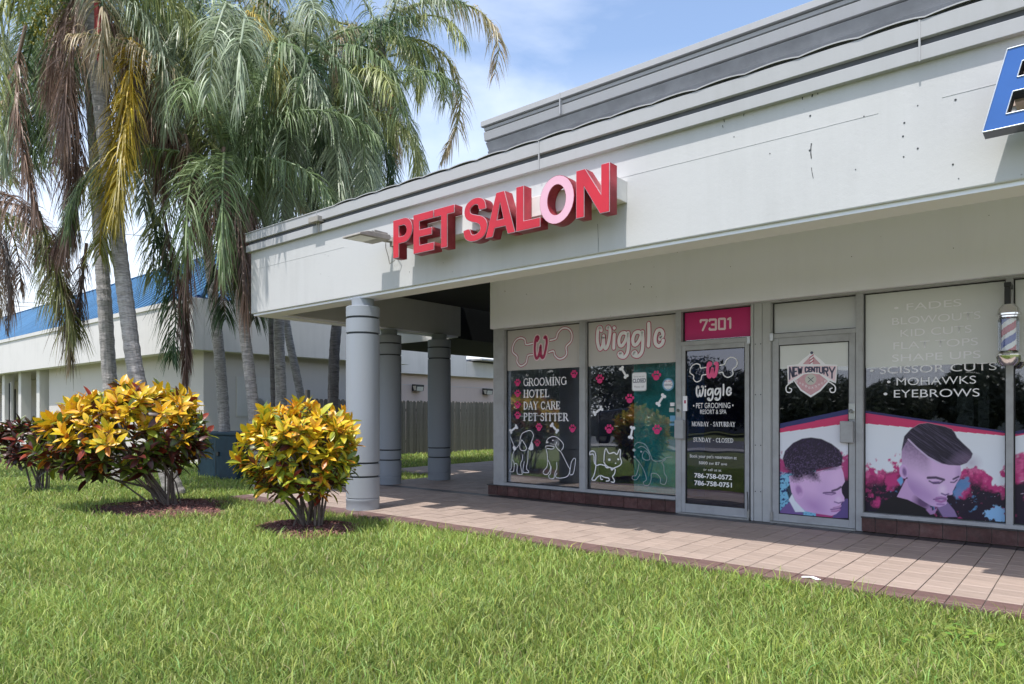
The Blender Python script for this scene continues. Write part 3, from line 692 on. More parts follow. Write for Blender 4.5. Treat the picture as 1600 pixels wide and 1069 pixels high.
# stroke serif capitals (unit cell, height 1); each glyph: width, list of (points, thickness)
TK, TN = 0.17, 0.07
def arcp(cx, cy, rx, ry, a0, a1, n=10): return [(cx + rx*math.cos(R(a0+(a1-a0)*i/n)), cy + ry*math.sin(R(a0+(a1-a0)*i/n))) for i in range(n+1)]
def sf(x, y, w=0.15): return ([(x-w, y), (x+w, y)], TN)
GL = {
 'G': (0.8, [(arcp(.42,.5,.32,.46,50,325), .12), ([(.72,.48),(.72,.12)], TK), sf(.70,.46,.13), ([(.70,.72),(.70,.92)], TN)]),
 'R': (0.78, [([(.18,.02),(.18,.98)], TK), ([(.18,.97),(.42,.97)], TN), (arcp(.40,.74,.2,.22,90,-90), .12), ([(.2,.52),(.42,.52)], TN), ([(.42,.5),(.7,.03)], TK), sf(.18,.03), sf(.14,.97,.12), sf(.72,.03,.08)]),
 'O': (0.84, [(arcp(.42,.5,.33,.46,0,360,16), .13)]),
 'M': (1.0, [([(.16,.02),(.2,.98)], TN), ([(.2,.98),(.5,.1)], TK), ([(.5,.1),(.8,.98)], TN), ([(.82,.98),(.84,.02)], TK), sf(.15,.03,.12), sf(.84,.03,.13), sf(.14,.97,.08), sf(.87,.97,.08)]),
 'I': (0.42, [([(.21,.02),(.21,.98)], TK), sf(.21,.03), sf(.21,.97)]),
 'N': (0.86, [([(.15,.02),(.15,.98)], TN), ([(.15,.98),(.7,.04)], TK), ([(.7,.02),(.7,.98)], TN), sf(.15,.03,.12), sf(.12,.97,.1), sf(.7,.97,.12)]),
 'H': (0.86, [([(.18,.02),(.18,.98)], TK), ([(.68,.02),(.68,.98)], TK), ([(.18,.5),(.68,.5)], TN), sf(.18,.03), sf(.18,.97), sf(.68,.03), sf(.68,.97)]),
 'T': (0.74, [([(.37,.02),(.37,.98)], TK), ([(.06,.95),(.68,.95)], .09), sf(.37,.03), ([(.06,.95),(.05,.78)], TN), ([(.68,.95),(.69,.78)], TN)]),
 'E': (0.72, [([(.18,.02),(.18,.98)], TK), ([(.1,.95),(.6,.95)], .09), ([(.1,.05),(.62,.05)], .09), ([(.18,.5),(.46,.5)], TN), ([(.6,.95),(.61,.77)], TN), ([(.62,.05),(.64,.25)], TN), ([(.46,.4),(.46,.6)], TN)]),
 'L': (0.68, [([(.18,.02),(.18,.98)], TK), sf(.18,.97), ([(.08,.05),(.58,.05)], .09), ([(.58,.05),(.6,.27)], TN)]),
 'D': (0.82, [([(.18,.02),(.18,.98)], TK), (arcp(.3,.5,.4,.45,90,-90), .12), ([(.08,.96),(.32,.96)], TN), ([(.08,.04),(.32,.04)], TN)]),
 'A': (0.84, [([(.12,.03),(.4,.98)], TN), ([(.4,.98),(.7,.03)], TK), ([(.22,.34),(.58,.34)], TN), sf(.12,.03,.11), sf(.71,.03,.12)]),
 'Y': (0.8, [([(.12,.97),(.4,.48)], TK), ([(.68,.97),(.4,.48)], TN), ([(.4,.48),(.4,.03)], TK), sf(.4,.03), sf(.13,.97,.12), sf(.68,.97,.11)]),
 'C': (0.78, [(arcp(.42,.5,.32,.46,48,312), .13), ([(.66,.7),(.66,.92)], TN), ([(.66,.1),(.66,.28)], TN)]),
 'P': (0.72, [([(.18,.02),(.18,.98)], TK), (arcp(.36,.73,.22,.23,90,-90), .12), ([(.08,.96),(.38,.96)], TN), ([(.2,.5),(.38,.5)], TN), sf(.18,.03)]),
 'S': (0.66, [(smooth_pts([(.55,.78),(.48,.92),(.3,.96),(.13,.8),(.2,.6),(.42,.48),(.54,.3),(.46,.08),(.26,.03),(.12,.16)]), .12), ([(.56,.7),(.56,.95)], TN), ([(.1,.05),(.1,.28)], TN)]),
 'U': (0.84, [([(.18,.97),(.18,.3)], TK), (arcp(.43,.3,.25,.26,180,360), .09), ([(.68,.3),(.68,.97)], TN), sf(.18,.97), sf(.68,.97,.12)]),
 '-': (0.4, [([(.08,.45),(.34,.45)], .09)]), ' ': (0.38, []), '.': (.3, [([(.12,.06),(.16,.06)], .12)]),
}
def serif(s, pxl, pyl, pxr, pyr, cap_px, Y, m, parent, label=None, wt=1.0):
    W_ = sum(GL[ch][0] for ch in s); a = onY(pxl, pyl, Y); c = onY(pxr, pyr, Y); h_ = onY(pxl, pyl-cap_px, Y).z - a.z
    sx = (c.x - a.x) / W_; mb = MB(); x = 0
    for ch in s:
        wch, st = GL[ch]
        for pts, tk in st:
            stroke_mb(mb, [(a.x + (x+p[0])*sx, a.z + p[1]*h_) for p in pts], tk * (sx + h_)/2 * wt, Y, 6)
        x += wch
    o = mb.build('lettering', M[m], parent); o['kind'] = 'stuff'
    if label: o['label'] = label
    return o

YD = YG - 0.004       # vinyl plane just proud of the glass
# grey vinyl strips on top of the salon windows
for wnd, xx0, xx1 in ((w1, xa['cp1'] + 0.012, xa['m10'] - 0.012), (w2, xa['m11'] + 0.012, xa['m20'] - 0.012)):
    MB().box(xx0, xx1, YD - 0.0005, YD + 0.001, SZ(850, 576), ZG1 - 0.012).build('frosted_strip', M['frost'], wnd)
Y1, Y2 = YD - 0.0022, YD - 0.004
ZST = SZ(1460, 570)
for wnd, xx0, xx1 in ((w3, xa['m31'] + 0.012, xa['m40'] - 0.012), (w4, xa['m41'] + 0.012, XE - 0.012)):
    MB().box(xx0, xx1, YD - 0.0005, YD + 0.001, ZST, ZG1 - 0.012).build('frosted_strip', M['frost2'], wnd)
MB().box(xa['pn1'] + 0.012, xa['d21'] - 0.012, YD - 0.0005, YD + 0.001, SZ(1206, 529) + 0.064, ZG1 - 0.012).build('frosted_strip', M['frost3'], t2)
MB().box(g2[0] + 0.009, g2[1] - 0.009, YW + 0.0300, YW + 0.0312, SZ(1270, 574), g2[3] - 0.009).build('frosted_strip', M['frost2'], d2)
boneL = [(280,195),(225,205),(215,165),(180,150),(140,170),(115,220),(115,270),(150,305),(150,350),(180,385),(225,360),(240,300),(280,290)]
boneR = [(425,170),(475,155),(490,110),(530,70),(580,75),(608,120),(600,180),(560,225),(565,280),(540,315),(500,325),(465,295),(455,260),(415,270)]
Wst = [[(318,175),(330,150),(318,140),(304,165),(298,250),(306,312),(322,318),(338,270),(348,215)], [(348,215),(350,290),(362,318),(380,290),(398,190),(392,142),(378,150)]]
def bone_logo(parent, f, wo, wi, mo, mi, wm, wmi, Y):
    T = lambda pl: [f(x, y) for x, y in pl]
    if mo:
        b = MB(); [stroke_mb(b, smooth_pts(T(p)), wo, Y) for p in (boneL, boneR)]; b.build('bone_outline', M[mo], parent)
    b = MB(); [stroke_mb(b, smooth_pts(T(p)), wi, Y-0.0012) for p in (boneL, boneR)]; b.build('bone_outline', M[mi], parent)
    b = MB(); [stroke_mb(b, smooth_pts(T(p)), wm*1.9, Y-0.0012) for p in Wst]; b.build('monogram_edge', M[wmi], parent)
    b = MB(); [stroke_mb(b, smooth_pts(T(p)), wm, Y-0.0026) for p in Wst]; b.build('monogram', M['vcrim' if wmi == 'vpink' else 'vhot'], parent)
bone_logo(w1, lambda x, y: to_plane(780 + x/5.343, 500 + y/5.343, YD), 0.044, 0.023, 'vcrim', 'vwhite', 0.040, 'vpink', Y1)
wig = [[(212,190),(205,160),(185,160),(172,200),(168,300),(185,380),(205,395),(228,350),(238,250)], [(238,250),(240,340),(258,390),(285,350),(305,250),(308,180),(290,150),(278,165)],
       [(355,160),(357,162)], [(357,232),(352,320),(350,385)],
       [(500,235),(470,215),(430,230),(408,290),(415,350),(445,355),(480,300),(508,215)], [(512,215),(515,320),(505,430),(470,482),(425,478),(408,450),(430,438),(445,455)],
       [(655,225),(625,205),(585,220),(563,280),(570,340),(600,345),(640,290),(668,205)], [(672,205),(675,310),(665,420),(625,472),(580,468),(563,445),(585,428),(600,445)],
       [(740,112),(742,240),(736,360)], [(862,285),(868,262),(892,255),(895,215),(872,185),(835,195),(812,260),(815,330),(850,362),(890,335),(900,300)]]
WL = [(0, 2), (2, 4), (4, 6), (6, 8), (8, 9), (9, 10)]
def wiggle(parent, f, wd, outline, Y):
    T = lambda pl: [f(x, y) for x, y in pl]
    for a_, b_ in WL:
        G_ = wig[a_:b_]
        if outline:
            b = MB(); [stroke_mb(b, smooth_pts(T(p)), wd*1.75, Y) for p in G_]; b.build('script_outline', M['vcrim'], parent)
            b = MB(); [stroke_mb(b, smooth_pts(T(p)), wd*1.25, Y-0.001) for p in G_]; b.build('script_inline', M['vpink'], parent)
        b = MB(); [stroke_mb(b, smooth_pts(T(p)), wd, Y-0.0022) for p in G_]; b.build('script_letter', M['vwhite'], parent)
wiggle(w2, lambda x, y: to_plane(910 + x/7.127, 490 + y/7.127, YD), 0.042, True, Y1)
# service list
for s, py, xr in (('GROOMING', 603.5, 885), ('HOTEL', 621.5, 858.5), ('DAY CARE', 640, 875.5), ('PET SITTER', 657.5, 888)):
    serif(s, 817.5, py, xr, py - (xr-817)*0.012, 12.0, Y1, 'vwhite', w1, 'white serif capitals reading ' + s)
b = MB(); stroke_mb(b, [to_plane(812, 650.5, Y2), to_plane(848, 649.5, Y2)], 0.008, Y2); b.build('scratch_line', M['vfaint'], w1)
def paw(parent, px, py, s, m='magenta2', rot=0):
    c = to_plane(px, py, Y1); mb = MB(); u = s * 0.068
    disc_mb(mb, (c[0], c[1] - u*0.25), u*0.62, u*0.5, Y1)
    for dx, dz in ((-.72, .25), (-.27, .72), (.3, .72), (.75, .25)): disc_mb(mb, (c[0] + u*dx, c[1] + u*dz), u*0.24, u*0.33, Y1 - 0.0003, 10)
    mb.build('paw_print_decal', M[m], parent)
Q = lambda x, y: (750 + x/3.239, 480 + y/3.239)
for x, y in ((190,385),(190,440),(190,497),(190,550),(476,342),(298,610),(468,617)): paw(w1, *Q(x, y), 0.95)
paw(w1, *Q(290, 690), 0.9, 'vcrim')
for x, y in ((606,367),(892,350),(757,466),(653,620),(896,623)): paw(w2, *Q(x, y), 1.05)
def bone(parent, px, py, rot, s=1.0):
    c = to_plane(px, py, Y1); mb = MB(); u = 0.062*s; ca, sa = math.cos(rot), math.sin(rot)
    pt = lambda x, z: (c[0] + x*ca - z*sa, c[1] + x*sa + z*ca)
    stroke_mb(mb, [pt(-u, 0), pt(u, 0)], u*0.5, Y1)
    for sx in (-1, 1):
        for sz in (-1, 1): disc_mb(mb, pt(sx*u*1.1, sz*u*0.3), u*0.36, u*0.36, Y1 - 0.0006 - 0.0002*(sz+1), 10)
    mb.build('bone_decal', M['vwhite'], parent)
for wdw, x, y, rt in ((w1,170,617,.55), (w1,377,612,-.75), (w2,728,330,-1.0), (w2,597,525,.55), (w2,915,470,.95), (w2,767,635,1.35)): bone(wdw, *Q(x, y), rt)
O3, S3 = (780, 640), 7.636
b = MB()
draw(b, O3, S3, [[(135,330),(160,390),(180,440)], [(180,480),(230,430),(245,380),(265,300),(310,265),(370,252),(402,285),(405,330),(385,380)],
  [(270,360),(245,430),(255,480),(300,492),(325,462),(300,405),(275,368)], [(180,490),(160,540),(150,620),(145,700),(125,722),(135,740),(170,735),(180,650)], [(160,600),(180,640),(212,652),(212,740),(225,772),(275,770),(268,740),(255,650),(275,600),(280,540)],
  [(300,620),(285,700),(288,750),(345,750),(350,735),(325,700),(340,600),(345,490)]], 0.011, Y1)
b.poly([(*to_plane(780+x/S3, 640+y/S3, Y1),)[:1] + (Y1-0.0008,) + (to_plane(780+x/S3, 640+y/S3, Y1)[1],) for x, y in ((385,375),(408,425),(408,475),(375,490),(345,470),(362,440))])
b.poly([(to_plane(780+x/S3, 640+y/S3, Y1)[0], Y1-0.0008, to_plane(780+x/S3, 640+y/S3, Y1)[1]) for x, y in ((175,425),(200,450),(205,475),(178,495),(160,455))])
b.build('beagle_drawing', M['vwhite'], w1)
b = MB()
draw(b, O3, S3, [[(560,400),(580,350),(640,322),(700,340),(758,400),(765,450),(740,485)], [(690,385),(675,430),(700,475),(735,505),(780,590),(820,670),(842,720),(820,790),(760,815),(690,815),(672,790),(690,760)],
  [(560,470),(572,530),(575,600),(570,680),(525,740),(540,772),(580,768),(612,700),(600,640),(580,600)], [(620,680),(612,760),(590,790),(605,822),(650,820),(668,750),(688,700),(685,630)], [(840,770),(858,640),(890,583),(910,610),(885,760),(848,780)], [(560,470),(560,435),(650,440),(640,470),(570,465)]], 0.011, Y1)
for x, y, r in ((640,368,.014), (575,390,.018)): disc_mb(b, to_plane(780+x/S3, 640+y/S3, Y1), r, r*0.8, Y1-0.001, 10)
b.build('spaniel_drawing', M['vwhite'], w1)
O4, S4 = (910, 630), 7.127
b = MB()
draw(b, O4, S4, [[(80,572),(85,545),(112,532),(140,550),(150,600),(150,690),(200,682),(260,700)], [(80,575),(118,568),(130,600),(132,660),(150,700),(130,800),(105,850),(140,857),(160,830),(200,805),(245,825),(290,835),(298,862),(265,868)],
  [(240,640),(245,560),(262,505),(295,560),(350,550),(385,570),(410,520),(424,528),(420,600),(436,650),(420,690),(370,715),(330,725),(270,700),(238,655)], [(345,725),(365,740),(355,790),(335,820),(355,858),(348,882),(320,876)], [(200,805),(205,845),(225,850)], [(250,690),(270,720),(310,715),(325,745),(345,730)]], 0.016, Y1)
for x, y, r in ((300,630,.022), (400,625,.018), (370,670,.012)): disc_mb(b, to_plane(910+x/S4, 630+y/S4, Y1), r, r*0.8, Y1-0.001, 10)
b.build('cat_drawing', M['vwhite'], w2)
b = MB()
draw(b, O4, S4, [[(580,480),(590,455),(625,437),(690,455),(725,500),(760,580),(790,640),(870,642),(940,605),(1000,600)], [(690,530),(665,590),(690,630),(748,628),(740,570),(700,530)], [(620,500),(660,480),(720,520),(770,600)],
  [(590,610),(640,670),(690,760),(712,850),(680,880),(690,912),(740,910),(765,850),(770,785),(830,790),(870,840),(868,890),(920,902),(940,830),(912,780),(905,700),(885,660),(930,625)], [(630,680),(600,800),(560,812),(555,842),(600,852),(640,795)]], 0.006, Y1)
for x, y, r in ((655,540,.014), (575,522,.024), (580,598,.016)): disc_mb(b, to_plane(910+x/S4, 630+y/S4, Y1), r, r*0.8, Y1-0.001, 10)
b.build('dog_drawing', M['vfaint'], w2)
# closed sign, round sticker, small notices
def rrect(cx, cz, w_, h_, r, n=5):
    o = []
    for (sx, sz, a0) in ((1,1,0), (-1,1,90), (-1,-1,180), (1,-1,270)):
        for i in range(n+1):
            t = R(a0 + 90*i/n); o.append((cx + sx*(w_/2-r) + r*math.cos(t), cz + sz*(h_/2-r) + r*math.sin(t)))
    return o
c = to_plane(998.8, 596.5, Y1); curve_mesh('closed_sign_card', [rrect(c[0], c[1], 0.225, 0.255, 0.03)], Y1, 'vfaint', w2)
curve_mesh('closed_sign_card', [rrect(c[0], c[1], 0.205, 0.235, 0.025)], Y1-0.001, 'vwhite', w2)['label'] = 'white card reading CLOSED'
text('CLOSED', 988.7, 598.3, 1009, 597.2, 6.2, Y2-0.001, 'vnavy', w2, bold=0.02)
text('Sorry we are', 990, 590.0, 1007, 589.2, 3, Y2-0.001, 'frame', w2)
text('Please call', 991, 606.0, 1006, 605.2, 3, Y2-0.001, 'frame', w2)
c = to_plane(1044, 601, Y1); b = MB(); disc_mb(b, c, 0.083, 0.083, Y1, 28); b.build('round_sticker', M['vlblue'], w2)
b = MB(); disc_mb(b, c, 0.064, 0.064, Y1-0.001, 28); b.build('round_sticker_centre', M['vwhite'], w2)
text('WE ARE', 1038, 597.5, 1049.5, 597, 2.8, Y2-0.001, 'vcrim', w2); text('HIRING', 1037.5, 603.5, 1050.5, 603, 3.8, Y2-0.001, 'vnavy', w2); text('CALL', 1040, 608.5, 1048, 608, 2.4, Y2-0.001, 'frame', w2)
for px, py, w_, h_, m in ((1052, 632, .06, .045, 'vwhite'), (1051, 640.5, .07, .055, 'vbeige'), (1052.5, 654, .075, .075, 'vlblue'), (1052, 663.5, .08, .03, 'vlblue')):
    c = to_plane(px-1.5, py, Y1); MB().box(c[0]-w_/2, c[0]+w_/2, Y1, Y1+0.001, c[1]-h_/2, c[1]+h_/2).build('small_notice', M[m], w2)
# transom number
MB().box(xa['d10']+.02, xa['d11']-.012, YD-0.0005, YD+0.001, SZ(1064,541)+0.075, ZG1-0.012).build('magenta_film', M['magenta'], t1)
# blocky numerals
def poly_digit(lp, Y, m, parent, name, holes=()):
    curve_mesh(name, [lp] + list(holes), Y, m, parent)
def dpts(x, w_, pts): return [to_plane(1040 + (x + p[0]*w_)/5.937, 460 + p[1]/5.937, Y1) for p in pts]
def dg(x, w_, y0, y1, strokes, slope=-0.03):
    b = MB()
    for st in strokes:
        stroke_mb(b, [to_plane(1040 + (x + p[0]*w_)/5.937, 460 + (y1 - p[1]*(y1-y0) + slope*p[0]*w_)/5.937, Y1) for p in st], 0.026, Y1, 4)
    b.build('numeral', M['vpink'], t1)
dg(325, 62, 240, 335, [[(0,.8),(0,1),(1,1),(.3,0)]]); dg(408, 58, 235, 328, [[(0,.85),(0,1),(1,1),(1,0),(0,0),(0,.15)], [(.35,.5),(1,.5)]])
dg(495, 55, 228, 322, [[(0,0),(0,1),(1,1),(1,0),(0,0)]]); dg(578, 22, 220, 314, [[(0,.88),(1,1),(1,0)]])
# salon door graphics
YDD = YW + 0.012 + 0.016
Dm = lambda x, y: to_plane(1050 + (180 + (x-115)*(640-180)/(608-115))/6.285, 530 + (180 + (y-68)*(420-180)/(385-68))/6.285, YDD)
bone_logo(d1, Dm, 0, 0.013, None, 'vwhite', 0.021, 'vhot', YDD)
Wm = lambda x, y: to_plane(1050 + (240 + (x-165)*(580-240)/(900-165))/6.285, 530 + (445 + (y-110)*(600-445)/(482-110))/6.285, YDD)
wiggle(d1, Wm, 0.021, False, YDD)
def dtext(s, x0, y0, x1, y1, cap, kind=0, **kw):
    if kind: return serif(s, x0, y0, x1, y1, cap, YDD, 'vwhite', d1, 'white capitals reading ' + s, **kw)
    return text(s, x0, y0, x1, y1, cap, YDD, 'vwhite', d1, **kw)
dtext('• PET GROOMING •', 1083, 638.5, 1146, 637.2, 8.5)
dtext('RESORT & SPA', 1094, 647.3, 1135, 646.5, 7)
dtext('MONDAY - SATURDAY', 1080.5, 666, 1149, 665.5, 7, 1, wt=0.95)
dtext('SUNDAY - CLOSED', 1083, 690.3, 1146, 689.5, 6.6, 1, wt=0.95)
dtext("Book your pet's reservation at", 1078, 715.8, 1151, 716.8, 5.2)
dtext('5000 sw 87 ave', 1092, 726, 1136, 726.6, 4.6)
dtext('or call us at', 1099, 736, 1127, 736.4, 4.2)
dtext('786-758-0572', 1085, 747.5, 1143.5, 748.5, 7.2, bold=0.02)
dtext('786-758-0751', 1085, 759, 1143.5, 760.5, 7.2, bold=0.02)
c = to_plane(1071.5, 627, YDD); MB().box(c[0]-.028, c[0]+.028, YW+0.008, YW+0.0115, c[1]-.125, c[1]+.065).build('push_sign_sticker', M['vwhite'], d1)
c0 = to_plane(1071.5, 628, YDD); MB().box(c0[0]-.012, c0[0]+.012, YW+0.0065, YW+0.0079, c0[1]-.02, c0[1]+.02).build('sticker_mark', M['vcrim'], d1)
MB().tube([(SX(1169), YW-0.01, 0.10), (SX(1170), YW-0.03, 0.22), (SX(1168.5), YW-0.02, 0.34)], 0.006, 6).build('cable_loop', M['black'], d1)
# barber window lettering (upper lines are faded)
lines = [('• FADES', 1397, 482.5, 1502, 482.5, 11, 'vwhite'), ('BLOWOUTS', 1394, 503, 1532, 503, 11.5, 'vwhite'), ('KID CUTS', 1407, 523, 1518, 523, 11.5, 'vwhite'), ('FLAT TOPS', 1396, 542.7, 1528, 542.7, 11.5, 'vwhite'),
         ('SHAPE UPS', 1394, 562.3, 1532, 562.3, 11.5, 'vwhite'), ('• SCISSOR CUTS', 1359, 581.5, 1557, 581.5, 11.5, 'vwhite'), ('• MOHAWKS', 1386, 601, 1525, 601, 12, 'vwhite'), ('• EYEBROWS', 1380.5, 620.5, 1530.5, 620.5, 12.3, 'vwhite')]
for s, x0, y0, x1, y1, cp, m in lines:
    b_ = (y0+y1)/2
    text(s, x0, y0, x1, y1, cp, Y1, m, w3, bold=-0.004, label='wide capitals reading ' + s.replace('• ', ''))
# barber crest on the door
YC = YW + 0.0285
Cx = lambda x, y, Y=YC: to_plane(1200 + x/5.345, 440 + y/5.345, Y)
def cpoly(pts, Y, m, name='crest_shape', holes=()):
    return curve_mesh(name, [[Cx(*p) for p in pts]] + [[Cx(*p) for p in h] for h in holes], Y, m, d2)
cpoly([(160,700),(250,690),(290,650),(330,620),(365,585),(400,620),(440,650),(480,690),(580,695),(568,850),(515,830),(440,915),(357,968),(270,910),(215,830),(165,855)], YC, 'vwhite')
M['crestpink'] = mat('crest_pink', (0.62, 0.36, 0.40), 0.6, 0.1, 30)
M['crestnavy'] = mat('crest_navy', (0.07, 0.075, 0.13), 0.6)
cpoly([(290,690),(330,650),(365,610),(400,650),(440,690)], YC-0.001, 'crestpink')
cpoly([(225,830),(300,775),(365,768),(430,775),(500,830),(430,905),(357,950),(280,900)], YC-0.001, 'crestpink')
cpoly([(172,708),(572,704),(560,838),(500,800),(430,765),(365,757),(290,767),(225,805),(172,845)], YC-0.001, 'vpink')
# NEW CENTURY, taller at the two ends
CT = 'NEW CENTURY'; xs = [(178,212),(214,246),(248,288),None,(308,336),(338,360),(362,392),(394,424),(426,460),(464,504),(508,562)]
ST = {'N': [[(0,0),(0,1),(1,0),(1,1)]], 'E': [[(1,1),(0,1),(0,0),(1,0)], [(0,.5),(.8,.5)]], 'W': [[(0,1),(.25,0),(.5,.8),(.75,0),(1,1)]], 'C': [[(1,.8),(.8,1),(.2,1),(0,.8),(0,.2),(.2,0),(.8,0),(1,.2)]],
      'T': [[(0,1),(1,1)], [(.5,1),(.5,0)]], 'U': [[(0,1),(0,.15),(.25,0),(.75,0),(1,.15),(1,1)]], 'R': [[(0,0),(0,1),(.85,1),(1,.8),(1,.6),(.85,.5),(0,.5)], [(.5,.5),(1,0)]], 'Y': [[(0,1),(.5,.5),(1,1)], [(.5,.5),(.5,0)]]}
b = MB()
for ch, xx in zip(CT, xs):
    if not xx: continue
    for st in ST[ch]:
        pts = []
        for u, v in st:
            x = xx[0] + 4 + u*(xx[1]-xx[0]-8); bot = 752 + ((x-365)/195)**2 * 72; pts.append(Cx(x, bot + (716-bot)*v))
        stroke_mb(b, pts, 0.0165, YC-0.0022, 5)
b.build('lettering', M['crestnavy'], d2)['label'] = 'navy lettering reading NEW CENTURY'
for o_ in d2.children:
    if o_.name.startswith('lettering'): o_['kind'] = 'stuff'
cc = Cx(357, 818); b = MB(); disc_mb(b, cc, 0.062, 0.062, YC-0.002, 24); b.build('crest_roundel', M['vbeige'], d2)
b = MB(); stroke_mb(b, [Cx(335,840), Cx(380,800)], 0.007, YC-0.003); stroke_mb(b, [Cx(335,800), Cx(380,840)], 0.007, YC-0.003); b.build('crossed_scissors', M['crestnavy'], d2)
BS = 'BARBERSHOP'
b = MB()
for i, ch in enumerate(BS):   # small letters following the lower V
    u = i/9; x = 240 + u*238; y = 835 + (1 - abs(2*u-1)) * 60
    o = text(ch, 1200+(x-7)/5.345, 440+(y+8)/5.345, 1200+(x+9)/5.345, 440+(y+8)/5.345, 3.6, YC-0.003, 'vwhite', d2, name='crest_letter')
b = MB()
for sgn in (-1, 1):
    c_ = 357; pts = [(c_+sgn*150, 838), (c_+sgn*175, 850), (c_+sgn*205, 880), (c_+sgn*200, 920), (c_+sgn*170, 925), (c_+sgn*160, 900), (c_+sgn*178, 890)]
    stroke_mb(b, smooth_pts([Cx(*p) for p in pts]), 0.013, YC-0.0005)
b.build('crest_scrolls', M['vwhite'], d2)
b = MB(); stroke_mb(b, [Cx(365,605), Cx(363,685)], 0.03, YC-0.002, 8); b.build('crest_pole', M['vwhite'], d2)
b = MB(); [stroke_mb(b, [Cx(350, y+14), Cx(380, y-8)], 0.011, YC-0.003, 4) for y in (620, 645, 670)]; b.build('crest_pole_stripes', M['vcrim'], d2)
b = MB(); disc_mb(b, Cx(366, 595), 0.017, 0.017, YC-0.0032, 10); b.build('crest_pole_cap', M['crestnavy'], d2)

# ------------------------------------------------------------------ printed posters: a fine sheet with its own printed colours
def fbm(x, y, o=5, seed=0):
    r_ = np.random.default_rng(seed); out_ = np.zeros_like(x); amp = 1; tot = 0
    for k in range(o):
        g = r_.random((64, 64)); fx = (x*2**k) % 63; fy = (y*2**k) % 63
        ix, iy = fx.astype(int), fy.astype(int); tx, ty = fx-ix, fy-iy; tx = tx*tx*(3-2*tx); ty = ty*ty*(3-2*ty)
        ix1, iy1 = (ix+1) % 64, (iy+1) % 64
        out_ += amp*((g[ix,iy]*(1-tx)+g[ix1,iy]*tx)*(1-ty) + (g[ix,iy1]*(1-tx)+g[ix1,iy1]*tx)*ty); tot += amp; amp *= 0.55
    return out_/tot
def sdp(poly, X, Yp):
    p = np.array(poly, float); d = np.full(X.shape, 1e9); ins = np.zeros(X.shape, bool); n = len(p)
    for i in range(n):
        a, c = p[i], p[(i+1) % n]; e = c-a; wx, wy = X-a[0], Yp-a[1]
        t = np.clip((wx*e[0]+wy*e[1])/(e@e+1e-9), 0, 1); d = np.minimum(d, np.hypot(wx-e[0]*t, wy-e[1]*t))
        cnd = ((a[1] <= Yp) & (c[1] > Yp)) | ((a[1] > Yp) & (c[1] <= Yp))
        xi = a[0] + (Yp-a[1])/(c[1]-a[1]+1e-12)*e[0]; ins ^= cnd & (X < xi)
    return np.where(ins, -d, d)
def fill(C, mask, c):
    c = np.array(srgb(*c)[:3]); C[:] = C*(1-mask[..., None]) + c*mask[..., None]
def soft(sd_, w_=4): return np.clip(0.5 - sd_/w_, 0, 1)
def line_sd(pts, X, Yp):
    d = np.full(X.shape, 1e9)
    for a, c in zip(pts[:-1], pts[1:]):
        a, c = np.array(a, float), np.array(c, float); e = c-a
        t = np.clip(((X-a[0])*e[0]+(Yp-a[1])*e[1])/(e@e+1e-9), 0, 1); d = np.minimum(d, np.hypot(X-a[0]-e[0]*t, Yp-a[1]-e[1]*t))
    return d
def ell(X, Yp, cx, cy, rx, ry, rot=0):
    c_, s_ = math.cos(rot), math.sin(rot); dx, dy = X-cx, Yp-cy
    return (np.hypot((dx*c_+dy*s_)/rx, (-dx*s_+dy*c_)/ry) - 1) * min(rx, ry)
def splash(C, U, V, base, seed):
    n1 = fbm(U/110, V/110, 7, seed); n2 = fbm(U/150+9, V/150, 7, seed+1); n3 = fbm(U/45+5, V/45+3, 6, seed+2)
    h_ = base(U)
    m = np.clip((V - h_ + (n1-0.5)*420)/28, 0, 1); fill(C, m, (190, 50, 118)); fill(C, m*np.clip((n3-.5)*6, 0, 1)*0.7, (225, 110, 160))
    m2 = np.clip((V - h_ - 90 + (n2-0.5)*620)/90, 0, 1); fill(C, m2, (28, 14, 40))
    m3 = np.clip((n3-0.68)*7, 0, 1)*np.clip((V-h_-60)/60, 0, 1)*np.clip((n1-.48)*14, 0, 1); fill(C, m3, (95, 155, 205))
    m4 = np.clip((n2-0.55)*12, 0, 1)*np.clip((V-h_-40)/60, 0, 1); fill(C, m4*0.85, (205, 60, 130))
    sp = fbm(U/9, V/9, 2, seed+5); fill(C, np.clip((sp-0.88)*25, 0, 1)*np.clip((V-h_+120)/100, 0, 1)*0.8, (240, 215, 235))
def poster(name, x0, x1, z0, zf, Y, parent, paint, origin, sc, nx=150, nz=130, label=None):
    """zf(u) gives the top edge in crop coordinates"""
    gx = np.linspace(x0, x1, nx); gt = np.linspace(0, 1, nz)
    X, T = np.meshgrid(gx, gt, indexing='ij')
    d0 = X*FX + Y*FY; s0 = X*RX + Y*RY; px = 800 + F_PX*s0/d0; U = (px-origin[0])*sc
    pytop = zf(U)/sc + origin[1]; ztop = H + (HOR-pytop)*d0/F_PX
    Z = z0 + (ztop-z0)*T; py = HOR - F_PX*(Z-H)/d0; V = (py-origin[1])*sc
    C = np.zeros(X.shape + (3,)); paint(C, U, V)
    Vv = np.stack([X, np.full(X.shape, Y), Z], -1).reshape(-1, 3)
    i, j = np.meshgrid(np.arange(nx-1), np.arange(nz-1), indexing='ij'); a = (i*nz+j).ravel()
    Fq = np.stack([a, a+nz, a+nz+1, a+1], -1)
    o = mesh_np(name, Vv, [Fq], M['print'], parent, C.reshape(-1, 3))
    if label: o['label'] = label
    return o
